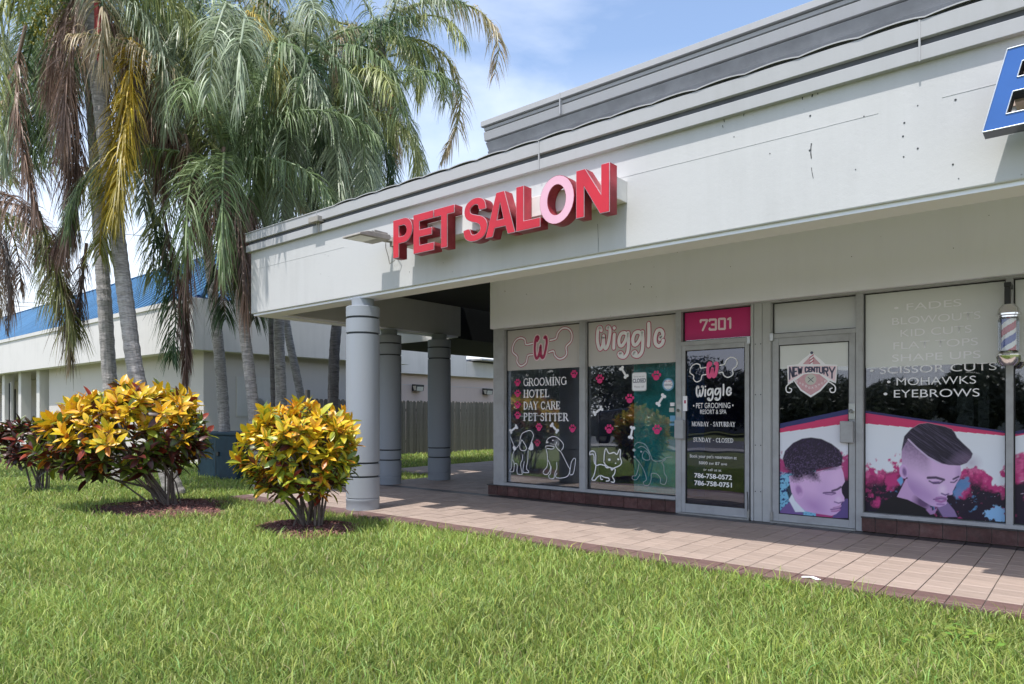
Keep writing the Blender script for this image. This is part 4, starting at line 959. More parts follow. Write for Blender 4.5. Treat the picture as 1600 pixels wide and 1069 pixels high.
def paint2(C, U, V):
    C[:] = srgb(226, 230, 238)[:3]
    splash(C, U, V, lambda u: 500 + 60*np.sin(u/230+2.2) + np.where(u > 1330, -130, 0), 3)
    fill(C, soft(sdp([(1110,920),(1160,870),(1220,845),(1290,870),(1310,990),(1180,965)], U, V) + (fbm(U/20, V/20, 4, 3)-.5)*70, 10), (140, 185, 225))
    fill(C, soft(sdp([(840,720),(900,620),(970,600),(985,660),(930,740),(860,800)], U, V) + (fbm(U/25, V/25, 4, 9)-.5)*60, 20)*.9, (95, 140, 190))
    fill(C, soft(sdp([(345,620),(395,575),(400,640),(380,670)], U, V), 10), (110, 165, 215))
    # shirt, neck
    fill(C, soft(sdp([(160,900),(240,800),(330,760),(450,790),(560,850),(660,900),(700,960),(150,960)], U, V), 8), (20, 18, 26))
    neck = sdp([(345,768),(385,690),(430,600),(560,640),(640,860),(655,895),(560,850),(440,792)], U, V); fill(C, soft(neck), (202, 162, 206))
    fill(C, soft(ell(U, V, 575, 815, 75, 60, .5), 60)*soft(neck)*0.85, (70, 35, 85))
    fill(C, soft(sdp([(690,865),(790,812),(850,885),(878,945),(740,945)], U, V)), (140, 115, 160)); fill(C, soft(line_sd([(700,870),(745,945)], U, V)-5, 6), (40, 28, 52))
    fill(C, soft(sdp([(600,880),(650,860),(655,890),(700,870),(680,915),(640,925)], U, V), 6), (170, 130, 178))
    # head
    hd = sdp([(385,420),(388,350),(400,300),(430,250),(520,300),(640,400),(800,480),(905,486),(912,560),(895,610),(870,650),(846,700),(834,722),(836,745),(822,752),(790,752),(782,770),(792,785),(782,800),(786,825),(768,842),(720,858),(650,848),(590,812),(500,750),(450,680),(425,600),(395,540)], U, V)
    s = soft(hd); fill(C, s, (218, 182, 222))
    fill(C, s*soft(ell(U, V, 480, 690, 60, 150, -.7), 120)*.55, (140, 95, 165)); fill(C, s*soft(ell(U, V, 640, 760, 50, 130, -1.0), 90)*.35, (150, 100, 170))
    fill(C, s*soft(ell(U, V, 700, 560, 170, 50), 90)*.35, (228, 196, 232)); fill(C, s*soft(ell(U, V, 745, 705, 32, 40), 40)*.9, (238, 212, 238)); fill(C, s*soft(ell(U, V, 890, 570, 25, 70), 40)*.4, (150, 110, 170))
    nz_ = fbm(U/12, V/12, 3, 7)
    fade = s*np.clip(1 - (V - 240 - (U-385)*0.28)/300, 0, 1)*np.clip((660-U)/60, 0, 1); fill(C, fade*(0.55+0.5*nz_), (70, 58, 92))
    fill(C, soft(ell(U, V, 405, 545, 38, 62, -.15)), (212, 172, 220)); fill(C, soft(ell(U, V, 412, 548, 18, 38, -.15), 14)*.8, (105, 65, 125))
    fill(C, soft(ell(U, V, 433, 603, 7, 7)), (30, 20, 40))
    for pts, w_, c_ in (([(618,600),(690,598),(758,618)], 11, (50, 32, 66)), ([(630,628),(668,650),(720,648),(745,632)], 6, (62, 40, 80)), ([(842,612),(888,590)], 8, (55, 36, 72)), ([(818,640),(850,640),(875,618)], 5, (62, 40, 80)),
                        ([(660,642),(715,638)], 7, (100, 70, 125)), ([(738,738),(772,752),(800,742)], 6, (95, 60, 120)), ([(668,790),(730,784),(782,788)], 5, (95, 45, 110)), ([(690,800),(735,812),(770,800)], 10, (170, 105, 165)), ([(690,776),(735,770),(775,778)], 6, (165, 110, 170)), ([(700,832),(760,836)], 8, (160, 115, 175))):
        fill(C, soft(line_sd(pts, U, V)-w_, 7)*0.92, c_)
    hr = sdp([(388,360),(398,300),(410,235),(470,170),(540,127),(620,116),(700,135),(760,146),(830,172),(855,205),(875,245),(930,300),(985,350),(1012,388),(1000,425),(960,470),(900,492),(800,487),(740,474),(690,450),(610,405),(530,335),(450,262),(425,290),(405,330)], U, V)
    s = soft(hr, 7); fill(C, s, (34, 26, 46))
    st_ = fbm((U*0.82+V*0.57)/130, (-U*0.57+V*0.82)/5, 3, 12); fill(C, s*np.clip((st_-.5)*4, 0, 1)*.6, (100, 88, 116))
    fill(C, s*soft(ell(U, V, 900, 430, 90, 45, -.5), 60)*.5, (130, 110, 140))
    fill(C, soft(line_sd([(445,262),(530,345),(620,418),(720,475)], U, V)-6, 6), (205, 185, 215))
    fill(C, soft(ell(U, V, 1000, 470, 60, 50), 90)*.45, (150, 120, 150))
    # stripes
    top = 5 + (U-30)*(190-5)/1270 + np.where(U > 1370, -(U-1370)*0.25, 0)
    hm = 1 - soft(hr, 6)
    fill(C, ((V < top+115-(U-30)*0.058))*hm*1.0, (204, 52, 104)); fill(C, (V < top + 19)*1.0, (48, 42, 96))
def paint1(C, U, V):
    C[:] = srgb(222, 224, 234)[:3]
    n1 = fbm(U/40, V/40, 5, 21)
    fill(C, np.clip((V-430+(n1-.5)*300)/60, 0, 1), (176, 62, 120)); fill(C, np.clip((V-590+(n1-.5)*160)/30, 0, 1)*(U < 420), (128, 190, 220))
    n2 = fbm(U/18, V/18, 4, 23); fill(C, np.clip((n2-.55)*12, 0, 1)*np.clip((V-580)/40, 0, 1)*(U < 420), (35, 55, 110)); fill(C, np.clip((V-640)/50, 0, 1)*np.clip((U-620)/20, 0, 1), (28, 20, 40))
    fill(C, soft(sdp([(160,760),(200,700),(330,900),(240,930),(190,860)], U, V), 8)*.9, (24, 20, 38))
    fill(C, soft(sdp([(60,1000),(130,920),(200,860),(300,960),(330,1010)], U, V)), (118, 92, 150)); fill(C, soft(sdp([(560,1010),(640,900),(680,840),(720,840),(720,1010)], U, V)), (98, 80, 138))
    hd = sdp([(185,640),(440,600),(640,548),(662,610),(676,690),(645,740),(650,790),(672,830),(672,862),(650,872),(640,890),(646,905),(630,925),(632,945),(600,975),(560,990),(420,970),(330,950),(250,880),(205,780),(190,700)], U, V)
    s = soft(hd); fill(C, s, (222, 182, 224)); fill(C, s*soft(ell(U, V, 400, 900, 60, 120, -1.0), 100)*.5, (160, 105, 175)); fill(C, s*soft(ell(U, V, 560, 660, 80, 60), 90)*.5, (234, 198, 234)); fill(C, s*soft(ell(U, V, 620, 850, 26, 30), 30)*.7, (238, 210, 238))
    fill(C, s*soft(ell(U, V, 500, 720, 40, 130, .2), 110)*.25, (165, 120, 185))
    fill(C, soft(sdp([(182,850),(212,798),(240,860),(330,957),(240,957)], U, V), 6), (226, 230, 240))
    fill(C, soft(ell(U, V, 265, 772, 48, 72, -.35)), (218, 174, 220)); fill(C, soft(ell(U, V, 272, 768, 26, 44, -.35), 18)*.6, (140, 90, 155)); fill(C, soft(ell(U, V, 285, 805, 16, 20), 12)*.7, (214, 170, 216))
    for pts, w_, c_ in (([(565,772),(610,758),(640,738)], 9, (60, 40, 76)), ([(488,790),(540,786),(590,790)], 7, (85, 58, 105)), ([(505,800),(560,806),(595,795)], 4, (120, 85, 140)), ([(585,868),(620,880),(660,868)], 5, (115, 75, 135)), ([(552,935),(600,930),(642,918)], 5, (110, 55, 120)), ([(560,950),(600,950),(632,938)], 8, (180, 115, 170)), ([(575,920),(615,912),(640,902)], 5, (180, 125, 175))):
        fill(C, soft(line_sd(pts, U, V)-w_, 7)*.9, c_)
    hr = sdp([(130,485),(150,420),(220,350),(300,312),(380,302),(470,315),(560,358),(625,410),(658,468),(648,545),(560,582),(445,600),(468,690),(400,690),(330,668),(260,700),(205,690),(175,620),(150,560)], U, V)
    nz_ = fbm(U/9, V/9, 3, 31); s = np.clip(0.5 - (hr + (V > 590)*(nz_*60 - 10))/np.where(V > 560, 60, 7), 0, 1)
    fill(C, s, (40, 28, 52)); fill(C, s*np.clip((nz_-.5)*5, 0, 1)*.55*np.clip((V-330)/200, 0, 1), (110, 92, 120)); fill(C, s*np.clip((nz_-.6)*6, 0, 1)*.5, (88, 60, 120))
    top = 185 - (U-80)*130/620
    fill(C, (V < top + 42 + 35 + (U-80)*0.075)*1.0, (206, 56, 106)); fill(C, (V < top + 42)*1.0, (44, 48, 104))
poster('portrait_poster', xa['m31']+.012, xa['m40']-.012, ZG0+.012, lambda U: 5 + (U-30)*185/1270, YD, w3, paint2, (1340, 640), 5.627, 260, 190, 'printed poster of young man with swept hair, looking down')
poster('portrait_poster', xa['m41']+.012, XE-.02, ZG0+.012, lambda U: 195 - (U-1370)*0.2, YD, w4, paint2, (1340, 640), 5.627, 120, 120, 'magenta and blue poster edge')
poster('portrait_poster', g2[0]+.009, g2[1]-.009, g2[2]+.009, lambda U: 185 - (U-80)*130/620, YW+0.012+0.0185, d2, paint1, (1200, 630), 5.627, 150, 210, 'printed poster of man with short faded haircut in profile')

# =================================================================== PET SALON SIGN
YL = 5.42
sign = thing('channel_letter_sign', (-5, YF, 3.3), 'red channel letter sign reading PET SALON with one faded pink O', 'sign')
ZL0, ZL1 = 3.108, 3.558; LH = ZL1 - ZL0
LX = lambda px: onY(px, 300, YL).x
def P_(t, xl, xr, **k): return [[(xl + x*(xr-xl), ZL0 + z*LH) for x, z in lp] for lp in t]
def ellp(cx, cz, rx, rz, a0=0, a1=360, n=28): return [(cx + rx*math.cos(R(a0+(a1-a0)*i/n)), cz + rz*math.sin(R(a0+(a1-a0)*i/n))) for i in range(n if a1-a0 >= 360 else n+1)]
S_out = smooth_pts([(.93,.70),(.86,.90),(.66,1.0),(.38,1.0),(.15,.90),(.07,.73),(.14,.57),(.34,.47),(.56,.41),(.69,.33),(.68,.22),(.52,.155),(.36,.175),(.27,.31),(.03,.30)], 4)
S_in = smooth_pts([(.03,.30),(.09,.11),(.30,.01),(.60,.0),(.86,.08),(.97,.27),(.92,.44),(.76,.55),(.50,.62),(.33,.68),(.32,.78),(.46,.85),(.60,.83),(.67,.71),(.93,.70)], 4)
SL = S_out + S_in[1:-1]
LT = [
 ('P', 614.2, 644.4, [[(0,0),(.30,0),(.30,.36),(.56,.36)] + ellp(.58,.68,.42,.32,-90,90,12) + [(0,1)], ellp(.52,.68,.18,.14,-90,90,8)[::-1] + [(.30,.54),(.30,.82)]], 'red'),
 ('E', 645.8, 678.0, [[(0,0),(1,0),(1,.20),(.30,.20),(.30,.40),(.90,.40),(.90,.59),(.30,.59),(.30,.80),(.98,.80),(.98,1),(0,1)]], 'red'),
 ('T', 678.3, 709.8, [[(.34,0),(.66,0),(.66,.80),(1,.80),(1,1),(0,1),(0,.80),(.34,.80)]], 'red'),
 ('S', 722.6, 762.5, [SL], 'red'),
 ('A', 758.5, 805.0, [[(0,0),(.25,0),(.32,.19),(.68,.19),(.75,0),(1,0),(.64,1),(.37,1)], [(.39,.37),(.50,.74),(.61,.37)]], 'red'),
 ('L', 806.3, 844.0, [[(0,0),(1,0),(1,.21),(.32,.21),(.32,1),(0,1)]], 'red'),
 ('O', 843.0, 897.3, [ellp(.5,.5,.5,.52), ellp(.5,.5,.26,.32)[::-1]], 'pinkface'),
 ('N', 900.0, 952.4, [[(0,0),(.25,0),(.25,.62),(.72,0),(1,0),(1,1),(.75,1),(.75,.40),(.28,1),(0,1)]], 'red'),
]
for ch, a, c, tpl, m in LT:
    x0, x1 = LX(a), LX(c); loops = P_(tpl, x0, x1)
    o = curve_mesh('letter', loops, (YL + 0.012 + 0.130)/1, 'redside', sign, depth=0.0)
    me = o.data; bpy.data.objects.remove(o)
    # walls: extruded body, front face inset, metal edge
    body = curve_mesh('letter', loops, YL + 0.068, 'redside', sign, depth=0.120); body['label'] = ('faded pink letter ' if m == 'pinkface' else 'red letter ') + ch
    curve_mesh('trim_cap', loops, YL + 0.0045, 'silver' if m == 'red' else 'redside', body, depth=0.004)
    cx, cz = (x0+x1)/2, (ZL0+ZL1)/2
    fc = bpy.data.curves.new('face', 'CURVE'); fc.dimensions = '2D'; fc.fill_mode = 'BOTH'; fc.offset = -0.005; fc.extrude = 0.001
    for lp in loops:
        s = fc.splines.new('POLY'); s.points.add(len(lp)-1); s.use_cyclic_u = True
        for i, (x, z) in enumerate(lp): s.points[i].co = (x, z, 0, 1)
    tmp = bpy.data.objects.new('tmp', fc); me = bpy.data.meshes.new_from_object(tmp); bpy.data.objects.remove(tmp)
    me.transform(Matrix.Rotation(R(90), 4, 'X')); me.transform(Matrix.Translation((0, YL - 0.0005, 0))); me.materials.clear(); me.materials.append(M[m]); link('letter_face', me, body)
f = MB().box(-6.36, onY(980, 300, YF).x, YL + 0.132, YF, 3.265, 3.47); f.build('raceway', M['raceway'], sign, bevel=0.006)
f = MB(); 
for x in (-5.9, -4.6, -3.8): f.box(x, x+0.05, YL+0.128, YL+0.136, 3.3, 3.44)
f.build('brackets', M['steel'], sign)

# blue italic letter of the next shop's sign
bs = thing('blue_letter_sign', (0.1, YF, 3.2), 'large blue italic letter sign cut by the right edge of frame', 'sign')
def BL(px, py): p = onY(px, py, YL); return (p.x, p.z)
bl, tl = BL(1535, 207), BL(1574, 77)
hh = tl[1]-bl[1]; sl = (tl[0]-bl[0])/hh; Wd = 0.62
def B_(x, z): return (bl[0] + x*Wd + z*hh*sl, bl[1] + z*hh)
outer = [B_(0,0), B_(.7,0)] + [B_(*p) for p in ellp(.72,.27,.28,.27,-80,80,8)] + [B_(*p) for p in ellp(.70,.76,.25,.24,-80,80,8)] + [B_(.7,1), B_(0,1)]
h1 = [B_(.165,.17), B_(.165,.44), B_(.62,.44), B_(.72,.31), B_(.62,.17)]; h2 = [B_(.165,.61), B_(.165,.80), B_(.6,.80), B_(.7,.71), B_(.6,.61)]
bb = curve_mesh('letter', [outer, h1, h2], YL + 0.08, 'bluedark', bs, depth=0.14)
curve_mesh('letter_face', [outer, h1, h2], YL + 0.004, 'blue', bb, depth=0.008)
for lp in (outer, h1, h2):
    b = MB(); q = lp + [lp[0]]
    for a, c in zip(q[:-1], q[1:]): b.tube([(a[0], YL-0.002, a[1]), (c[0], YL-0.002, c[1])], 0.0035, 6)
    b.build('trim', M['bluetrim'], bb)
f = MB().box(bl[0]+.16, bl[0]+2.0, YL+.152, YF-0.003, bl[1]+.2, bl[1]+hh*0.9); f.build('back_plate', M['plate'], bs)
f = MB().box(bl[0]+.09, bl[0]+.1+.06, YF-.01, YF-0.001, bl[1]+.24, bl[1]+hh*0.93); f.build('paint_patch', M['plate'], bs)

# flood light on an arm over the fascia
fl = thing('sign_floodlight', (-6.8, YF, 3.4), 'flat grey floodlight on short arm at left end of red sign', 'lamp')
f = MB(); f.prism_x([(5.12, 3.385), (5.13, 3.41), (5.25, 3.45), (5.58, 3.465), (5.60, 3.43), (5.58, 3.40)][::-1], -6.97, -6.63)
hb = f.build('housing', M['lampgrey'], fl, bevel=0.006)
MB().quad((-6.94, 5.16, 3.383), (-6.66, 5.16, 3.383), (-6.66, 5.40, 3.388), (-6.94, 5.40, 3.388)).build('lens', M['lens'], hb)
f = MB()
for i in range(7): f.box(-6.96+i*0.05, -6.95+i*0.05, 5.36, 5.56, 3.46, 3.485)
f.build('cooling_fins', M['lampgrey'], hb)
MB().tube([(-6.8, 5.58, 3.43), (-6.78, 5.66, 3.43), (-6.72, YF, 3.42)], 0.022, 10).build('arm', M['lampgrey'], fl)
MB().box(-6.78, -6.66, YF-.05, YF, 3.36, 3.48).build('junction_box', M['lampgrey'], fl, bevel=0.004)
MB().tube([(-6.76, 5.62, 3.42), (-6.77, 5.63, 3.33), (-6.755, 5.66, 3.22), (-6.76, 5.68, 3.15)], 0.005, 6).tube([(-6.68, 5.66, 3.42), (-6.60, 5.67, 3.30), (-6.66, 5.68, 3.17), (-6.76, 5.68, 3.14)], 0.004, 6).build('loose_wires', M['lampgrey'], fl)

# barber pole
bx, by = onY(1576, 520, 8.02).x, 8.02
bp_ = thing('barber_pole', (bx, by, 1.8), 'chrome barber pole with red, white and blue stripes hanging from window frame', 'barber pole')
BZ = lambda py: onY(1576, py, by).z
zt, zb_ = BZ(476), BZ(571)
MB().box(bx-.035, bx+.02, by-.02, YW+.0, BZ(448), BZ(441)).box(bx-.032, bx+.016, by-.018, by+.03, BZ(478), BZ(448)).build('hanger', M['black'], bp_, bevel=0.004)
hz_ = zt-zb_
MB().lathe(bx, by, [(0.005, zt+.002), (.05, zt-.0), (.083, zt-.04), (.092, zt-.075)][::-1] , 28).build('top_dome', M['chrome'], bp_, smooth=True)
MB().lathe(bx, by, [(.092, zt-.075), (.102, zt-.085), (.102, zt-.10), (.088, zt-.108), (.088, zt-.122), (.07, zt-.135)][::-1], 28).build('collar', M['chrome'], bp_, smooth=True)
MB().lathe(bx, by, [(.06, zb_-.005), (.088, zb_+.03), (.097, zb_+.065), (.104, zb_+.085), (.104, zb_+.10), (.086, zb_+.115), (.07, zb_+.135)], 28).build('collar', M['chrome'], bp_, smooth=True)
MB().lathe(bx, by, [(.085, zb_+.137), (.085, zt-.137)], 28).build('glass_tube', M['tube'], bp_, smooth=True)
# twisted stripe cylinder
k, n = 48, 40; Vv, Cc = [], []
for i in range(n+1):
    for j in range(k):
        th = 2*math.pi*j/k; z = zb_+.13 + (hz_-.26)*i/n; Vv.append((bx + .058*math.cos(th), by + .058*math.sin(th), z))
        u = (j/k*1.0 - i/n*1.35 + 0.30) % 1.0
        Cc.append(srgb(176, 40, 62)[:3] if u < .30 else srgb(235, 235, 235)[:3] if u < .48 else srgb(40, 70, 160)[:3] if u < .78 else srgb(235, 235, 235)[:3])
Fq = [(i*k+j, i*k+(j+1) % k, (i+1)*k+(j+1) % k, (i+1)*k+j) for i in range(n) for j in range(k)]
mesh_np('striped_cylinder', np.array(Vv), [np.array(Fq)], M['print'], bp_, np.array(Cc), True)

# =================================================================== NEIGHBOUR BUILDING
nb = thing('neighbour_building', (-24, 10, 0), 'low white building with blue metal roof behind the palms', 'building')
NX, NY, NZ0, NZ1 = -17.47, 8.3, 2.9, 4.22
f = MB().box(-60, NX, NY, NY + 0.3, NZ0, NZ1).box(NX-0.3, NX, NY + 0.3, 15.5, NZ0, NZ1); f.build('fascia', M['lwall'], nb, bevel=0.01)
f = MB().box(-60, NX-0.3, NY + 0.3, 15.5, NZ0+.1, NZ0+.14); f.build('soffit', M['lwall2'], nb)
f = MB().box(-60, NX+0.02, NY - 0.04, NY + 0.0, NZ1 - 0.10, NZ1+0.02); f.build('coping', M['lwall'], nb)
lx = onY(318, 600, NY + 0.55).x
f = MB().box(-30.0, lx, NY + 0.55, 15.5, -0.1, NZ0 + 0.1); f.build('wall', M['lwall2'], nb)
# recessed porch at the far left with pilasters, openings and rail
f = MB().box(-60, -30.0, NY + 3.2, NY + 3.4, -0.1, NZ0+.1); f.build('porch_wall', M['lwall2'], nb)
for i in range(7):
    x = -30.4 - i*2.2
    MB().box(x-0.35, x, NY + 0.35, NY + 0.7, 0, NZ0+.1).build('pilaster', M['lwall'], nb, bevel=0.01)
    w_ = MB().box(x-1.5, x-0.6, NY+3.17, NY+3.2, 0.9, 2.6).build('window', M['frame_dark'], nb)
    MB().box(x-1.55, x-0.55, NY+3.13, NY+3.17, 0.8, 0.9).build('sill', M['lwall'], w_)
    MB().box(x-2.2, x-.35, NY+.5, NY+.56, .85, .95).box(x-2.2, x-.35, NY+.5, NY+.56, .1, .18).build('porch_rail', M['lwall'], nb)
# narrow windows seen between the pilasters
for px0, px1 in ((14.5, 19.5), (36, 39.5)):
    a, c = onY(px0, 620, NY+.54).x, onY(px1, 620, NY+.54).x
    wz = MB().box(a, c, NY+.5, NY+.56, .95, 2.55).build('window', M['frame_dark'], nb)
    MB().box(a-.06, a, NY+.47, NY+.56, .9, 2.6).box(c, c+.06, NY+.47, NY+.56, .9, 2.6).build('window_frame', M['lwall'], wz)
MB().box(-60, onY(52, 620, NY+.5).x, NY+.42, NY+.55, .0, .85).build('porch_parapet', M['lwall'], nb)
# roof: blue ribbed metal, hipped at the right end
RY0, RYR = NY + 0.25, NY + 3.3; RZ0, RZR = NZ1 + 0.03, 6.62
f = MB(); XN = NX - 0.2
f.poly([(-60, RY0, RZ0), (XN, RY0, RZ0), (XN-3.0, RYR, RZR), (-60, RYR, RZR)])
f.poly([(XN, RY0, RZ0), (XN, RYR*2-RY0, RZ0), (XN-3.0, RYR, RZR)])
rf = f.build('roof', M['broof'], nb)
b = MB()
n_r = 150
for i in range(n_r):
    x = XN - 0.05 - i*0.42; 
    if x < -52: break
    t = min(1, (XN - x)/3.0); y1 = RY0 + (RYR-RY0)*t; z1 = RZ0 + (RZR-RZ0)*t
    b.tube([(x, RY0, RZ0+.02), (x, y1, z1+.02)], 0.032, 6)
for i in range(1, 26):
    y = RY0 + i*0.23; 
    if y > RYR*2-RY0: break
    t = 1 - abs(y-RYR)/(RYR-RY0); b.tube([(XN, y, RZ0+.018), (XN-3.0*t, y, RZ0+(RZR-RZ0)*t+.018)], 0.022, 4)
tag(b.build('roof_ribs', M['brib'], rf), kind='stuff')
MB().tube([(XN, RY0, RZ0+.03), (XN-3.0, RYR, RZR+.03)], 0.06, 8).tube([(XN-3.0, RYR, RZR+.03), (-60, RYR, RZR+.03)], 0.06, 8).build('ridge_cap', M['broof'], rf)
MB().box(XN-.02, XN+.12, RY0-.1, RYR*2-RY0, RZ0-.16, RZ0+.02).box(-60, XN-.02, RY0-.1, RY0-.02, RZ0-.05, RZ0+.02).build('eave_board', M['navy'], nb)
# meter box on the shaded side wall
p = onX(401, 640, lx); 
pm = MB().box(lx, lx+.03, p.y-.6, p.y+.5, 1.2, 2.3).build('wall_patch', M['lwall'], nb)
MB().tube([(lx+.02, p.y, 1.55), (lx+.14, p.y, 1.55)], .16, 14).build('electric_meter', M['steel'], nb, smooth=True)
# rear peach section
nb2 = thing('peach_wall_building', (-20, 18, 0), 'peach walled building with white band behind wooden fence', 'building')
PX = -18.2
f = MB().box(-26, PX-.25, 13.0, 45, -.1, 2.9); f.build('wall', M['peach'], nb2)
yend = onX(729, 565, PX).y
f = MB().box(-26, PX, 13.0, yend, zr(0, 1) + 1.40, 4.6); f.build('white_band', M['lwall'], nb2, bevel=.01)
f = MB().box(-26, PX, yend, 45, 2.67, 3.25); f.build('white_band', M['lwall'], nb2, bevel=.01)
f = MB().box(-26, PX+.5, yend+.3, 45, 3.3, 3.36); f.build('flat_roof_edge', M['frame'], nb2)
MB().box(PX-.26, PX-.235, 13, 45, 2.28, 2.30).build('conduit', M['lwall2'], nb2)
for i, (px, py, lab) in enumerate(((649.5, 606, 'black wall floodlight on peach wall, between the two rear columns'), (758.5, 612, 'black wall floodlight on peach wall, beside the shop corner'), (509.5, 599, 'black wall floodlight on neighbour wall, left of the front column'))):
    q = onX(px, py, PX - .25)
    t = thing('wall_floodlight', (q.x, q.y, q.z), lab, 'wall lamp', 'floodlights on the wall behind the fence')
    hs = MB().prism_y([(q.x+.0, q.z-.12), (q.x+.20, q.z-.12), (q.x+.24, q.z+.02), (q.x+.24, q.z+.10), (q.x, q.z+.12)], q.y-.18, q.y+.18).build('housing', M['black'], t)
    MB().quad((q.x+.13, q.y-.186, q.z-.10), (q.x+.22, q.y-.186, q.z-.10), (q.x+.23, q.y-.186, q.z+.06), (q.x+.05, q.y-.186, q.z+.06)).quad((q.x+.205, q.y-.15, q.z-.115), (q.x+.205, q.y+.15, q.z-.115), (q.x+.246, q.y+.15, q.z+.03), (q.x+.246, q.y-.15, q.z+.03)).build('lens', M['lens'], t)

# wooden fence
fence = thing('wooden_fence', (-17, 18, 0), 'weathered grey wooden picket fence beyond the columns', 'fence')
ys = 11.4; pk = MB().prism_x([(0, 0), (.135, 0), (.135, 1.70), (.10, 1.745), (.035, 1.745), (0, 1.70)], 0, .02); pm_ = pk.mesh('picket'); pm_.materials.append(M['picket'])
for i in range(205):
    y = 11.4 + i*.148
    o = link('picket', pm_, fence); o.location = (-17.0 + random.uniform(-.006, .006), y, -.04 + random.uniform(-.015, .012)); o.rotation_euler = (random.uniform(-.008, .008), 0, 0)
for z in (.35, 1.35): MB().box(-17.06, -17.02, 11.3, 41.8, z, z+.09).build('rail', M['picket'], fence)
for i in range(13): MB().box(-17.16, -17.06, 11.35+i*2.4, 11.45+i*2.4, -.1, 1.7 if i else 1.95).build('post', M['picket'], fence)

# dark teal utility box behind the big croton
f = thing('utility_box', (-12.7, 6.9, 0), 'dark teal utility cabinet standing on grass between crotons', 'utility box')
q = onZ(369, 752, GZ); MB().box(q.x-1.6, q.x, q.y, q.y+.8, GZ, .84).build('cabinet', M['box'], f, bevel=.02)
MB().box(q.x-1.64, q.x+.03, q.y-.03, q.y+.83, .84, .90).build('lid', M['box'], f, bevel=.015)
MB().box(q.x-.82, q.x-.81, q.y-.004, q.y+.01, .05, .82).box(q.x-.74, q.x-.66, q.y-.03, q.y, .42, .5).build('door_gap', M['black'], f)

# =================================================================== PALMS
def frond_mesh(name, pts, parent, nl=70, ll=0.55, base_c=(.09,.13,.06), var=.35, hang=.6, wd=.018, tip_c=None, spread=1.0, seed=0, start=.12):
    """pts: rachis points in the place; leaflets in ragged ranks along both sides, drooping"""
    r_ = np.random.default_rng(seed)
    P0 = np.array([tuple(p) for p in pts], float); seg = np.linalg.norm(np.diff(P0, axis=0), axis=1); cum = np.concatenate([[0], np.cumsum(seg)]); Ltot = cum[-1]
    n = nl*2
    s = np.sort(r_.uniform(start, 1, n)) ; sl_ = s*Ltot
    pos = np.stack([np.interp(sl_, cum, P0[:, k]) for k in range(3)], 1)
    e = 0.02*Ltot; nxt = np.stack([np.interp(np.minimum(sl_+e, Ltot), cum, P0[:, k]) for k in range(3)], 1); prv = np.stack([np.interp(np.maximum(sl_-e, 0), cum, P0[:, k]) for k in range(3)], 1)
    T = nxt-prv; T /= np.linalg.norm(T, axis=1)[:, None]+1e-9
    up = np.array([0, 0, 1.0]); S = np.cross(T, up); nn = np.linalg.norm(S, axis=1); bad = nn < .25
    a0 = r_.uniform(0, 6.28); S[bad] = S[bad]*0 + np.array([math.cos(a0), math.sin(a0), 0]); S /= np.linalg.norm(S, axis=1)[:, None]
    U_ = np.cross(S, T)
    side = np.where(r_.random(n) < .5, -1., 1.)
    lift = r_.normal(.15, .45, n)
    D = S*side[:, None]*spread + U_*lift[:, None] + T*(0.35 + .9*s[:, None]**2) ; D /= np.linalg.norm(D, axis=1)[:, None]
    Lf = ll*(np.sin(np.clip(s, .05, 1)**.8*math.pi*.92)**.6*.8+.28)*r_.uniform(.75, 1.15, n)
    Lf *= np.where(s > .93, .7, 1)
    W = np.cross(D, up + r_.normal(0, .5, (n, 3))); W /= np.linalg.norm(W, axis=1)[:, None]+1e-9
    hg = hang*r_.uniform(.6, 1.3, n)
    K = 4; V = []; 
    for k in range(K):
        u = k/(K-1)
        q = pos + D*(Lf*u*(1-.25*hg*u))[:, None]; q[:, 2] -= Lf*hg*u*u*.95
        w_ = wd*[.8, 1, .75, .12][k]
        V += [q - W*w_/2, q + W*w_/2]
    V = np.stack(V, 1).reshape(-1, 3)      # n*(2K)
    idx = (np.arange(n)*2*K)[:, None]
    Fq = np.concatenate([idx + np.array([2*k, 2*k+1, 2*k+3, 2*k+2]) for k in range(K-1)], 0)
    base = np.array(base_c)*(1 + r_.normal(0, var, (n, 1))).clip(.35, 2.0) 
    if tip_c is not None:
        t_ = np.clip(s*1.1 + r_.normal(0, .25, n), 0, 1)[:, None]; base = base*(1-t_) + np.array(tip_c)*(1+r_.normal(0, .25, (n, 1)))*t_
    C = np.repeat(base.clip(.01, .9), 2*K, 0)
    # rachis
    nv = len(V); rs = []; rc = []; m_ = 14; kk = 5
    ss = np.linspace(0, Ltot, m_); RP = np.stack([np.interp(ss, cum, P0[:, k]) for k in range(3)], 1)
    for i in range(m_):
        t = RP[min(i+1, m_-1)]-RP[max(i-1, 0)]; t = Vector(t).normalized(); a = t.cross(Vector((0, 0, 1)) if abs(t.z) < .9 else Vector((0, 1, 0))).normalized(); b = t.cross(a); rr = .026*(1-i/m_)**.8 + .005
        for j in range(kk): th = 6.283*j/kk; rs.append(tuple(Vector(RP[i]) + (a*math.cos(th)+b*math.sin(th))*rr))
    F2 = np.array([(nv+i*kk+j, nv+i*kk+(j+1) % kk, nv+(i+1)*kk+(j+1) % kk, nv+(i+1)*kk+j) for i in range(m_-1) for j in range(kk)])
    rcol = np.tile(np.array(base_c)*1.1 + .02, (len(rs), 1))
    return mesh_np(name, np.concatenate([V, np.array(rs)]), [np.concatenate([Fq, F2])], M['frond'], parent, np.concatenate([C, rcol]))
GREEN = (.20,.27,.12); GREY = (.33,.39,.26); DEEP = (.09,.15,.065); YEL = (.62,.42,.04); DEAD = (.29,.19,.145); DRY = (.48,.37,.23); OLIVE = (.33,.36,.13)
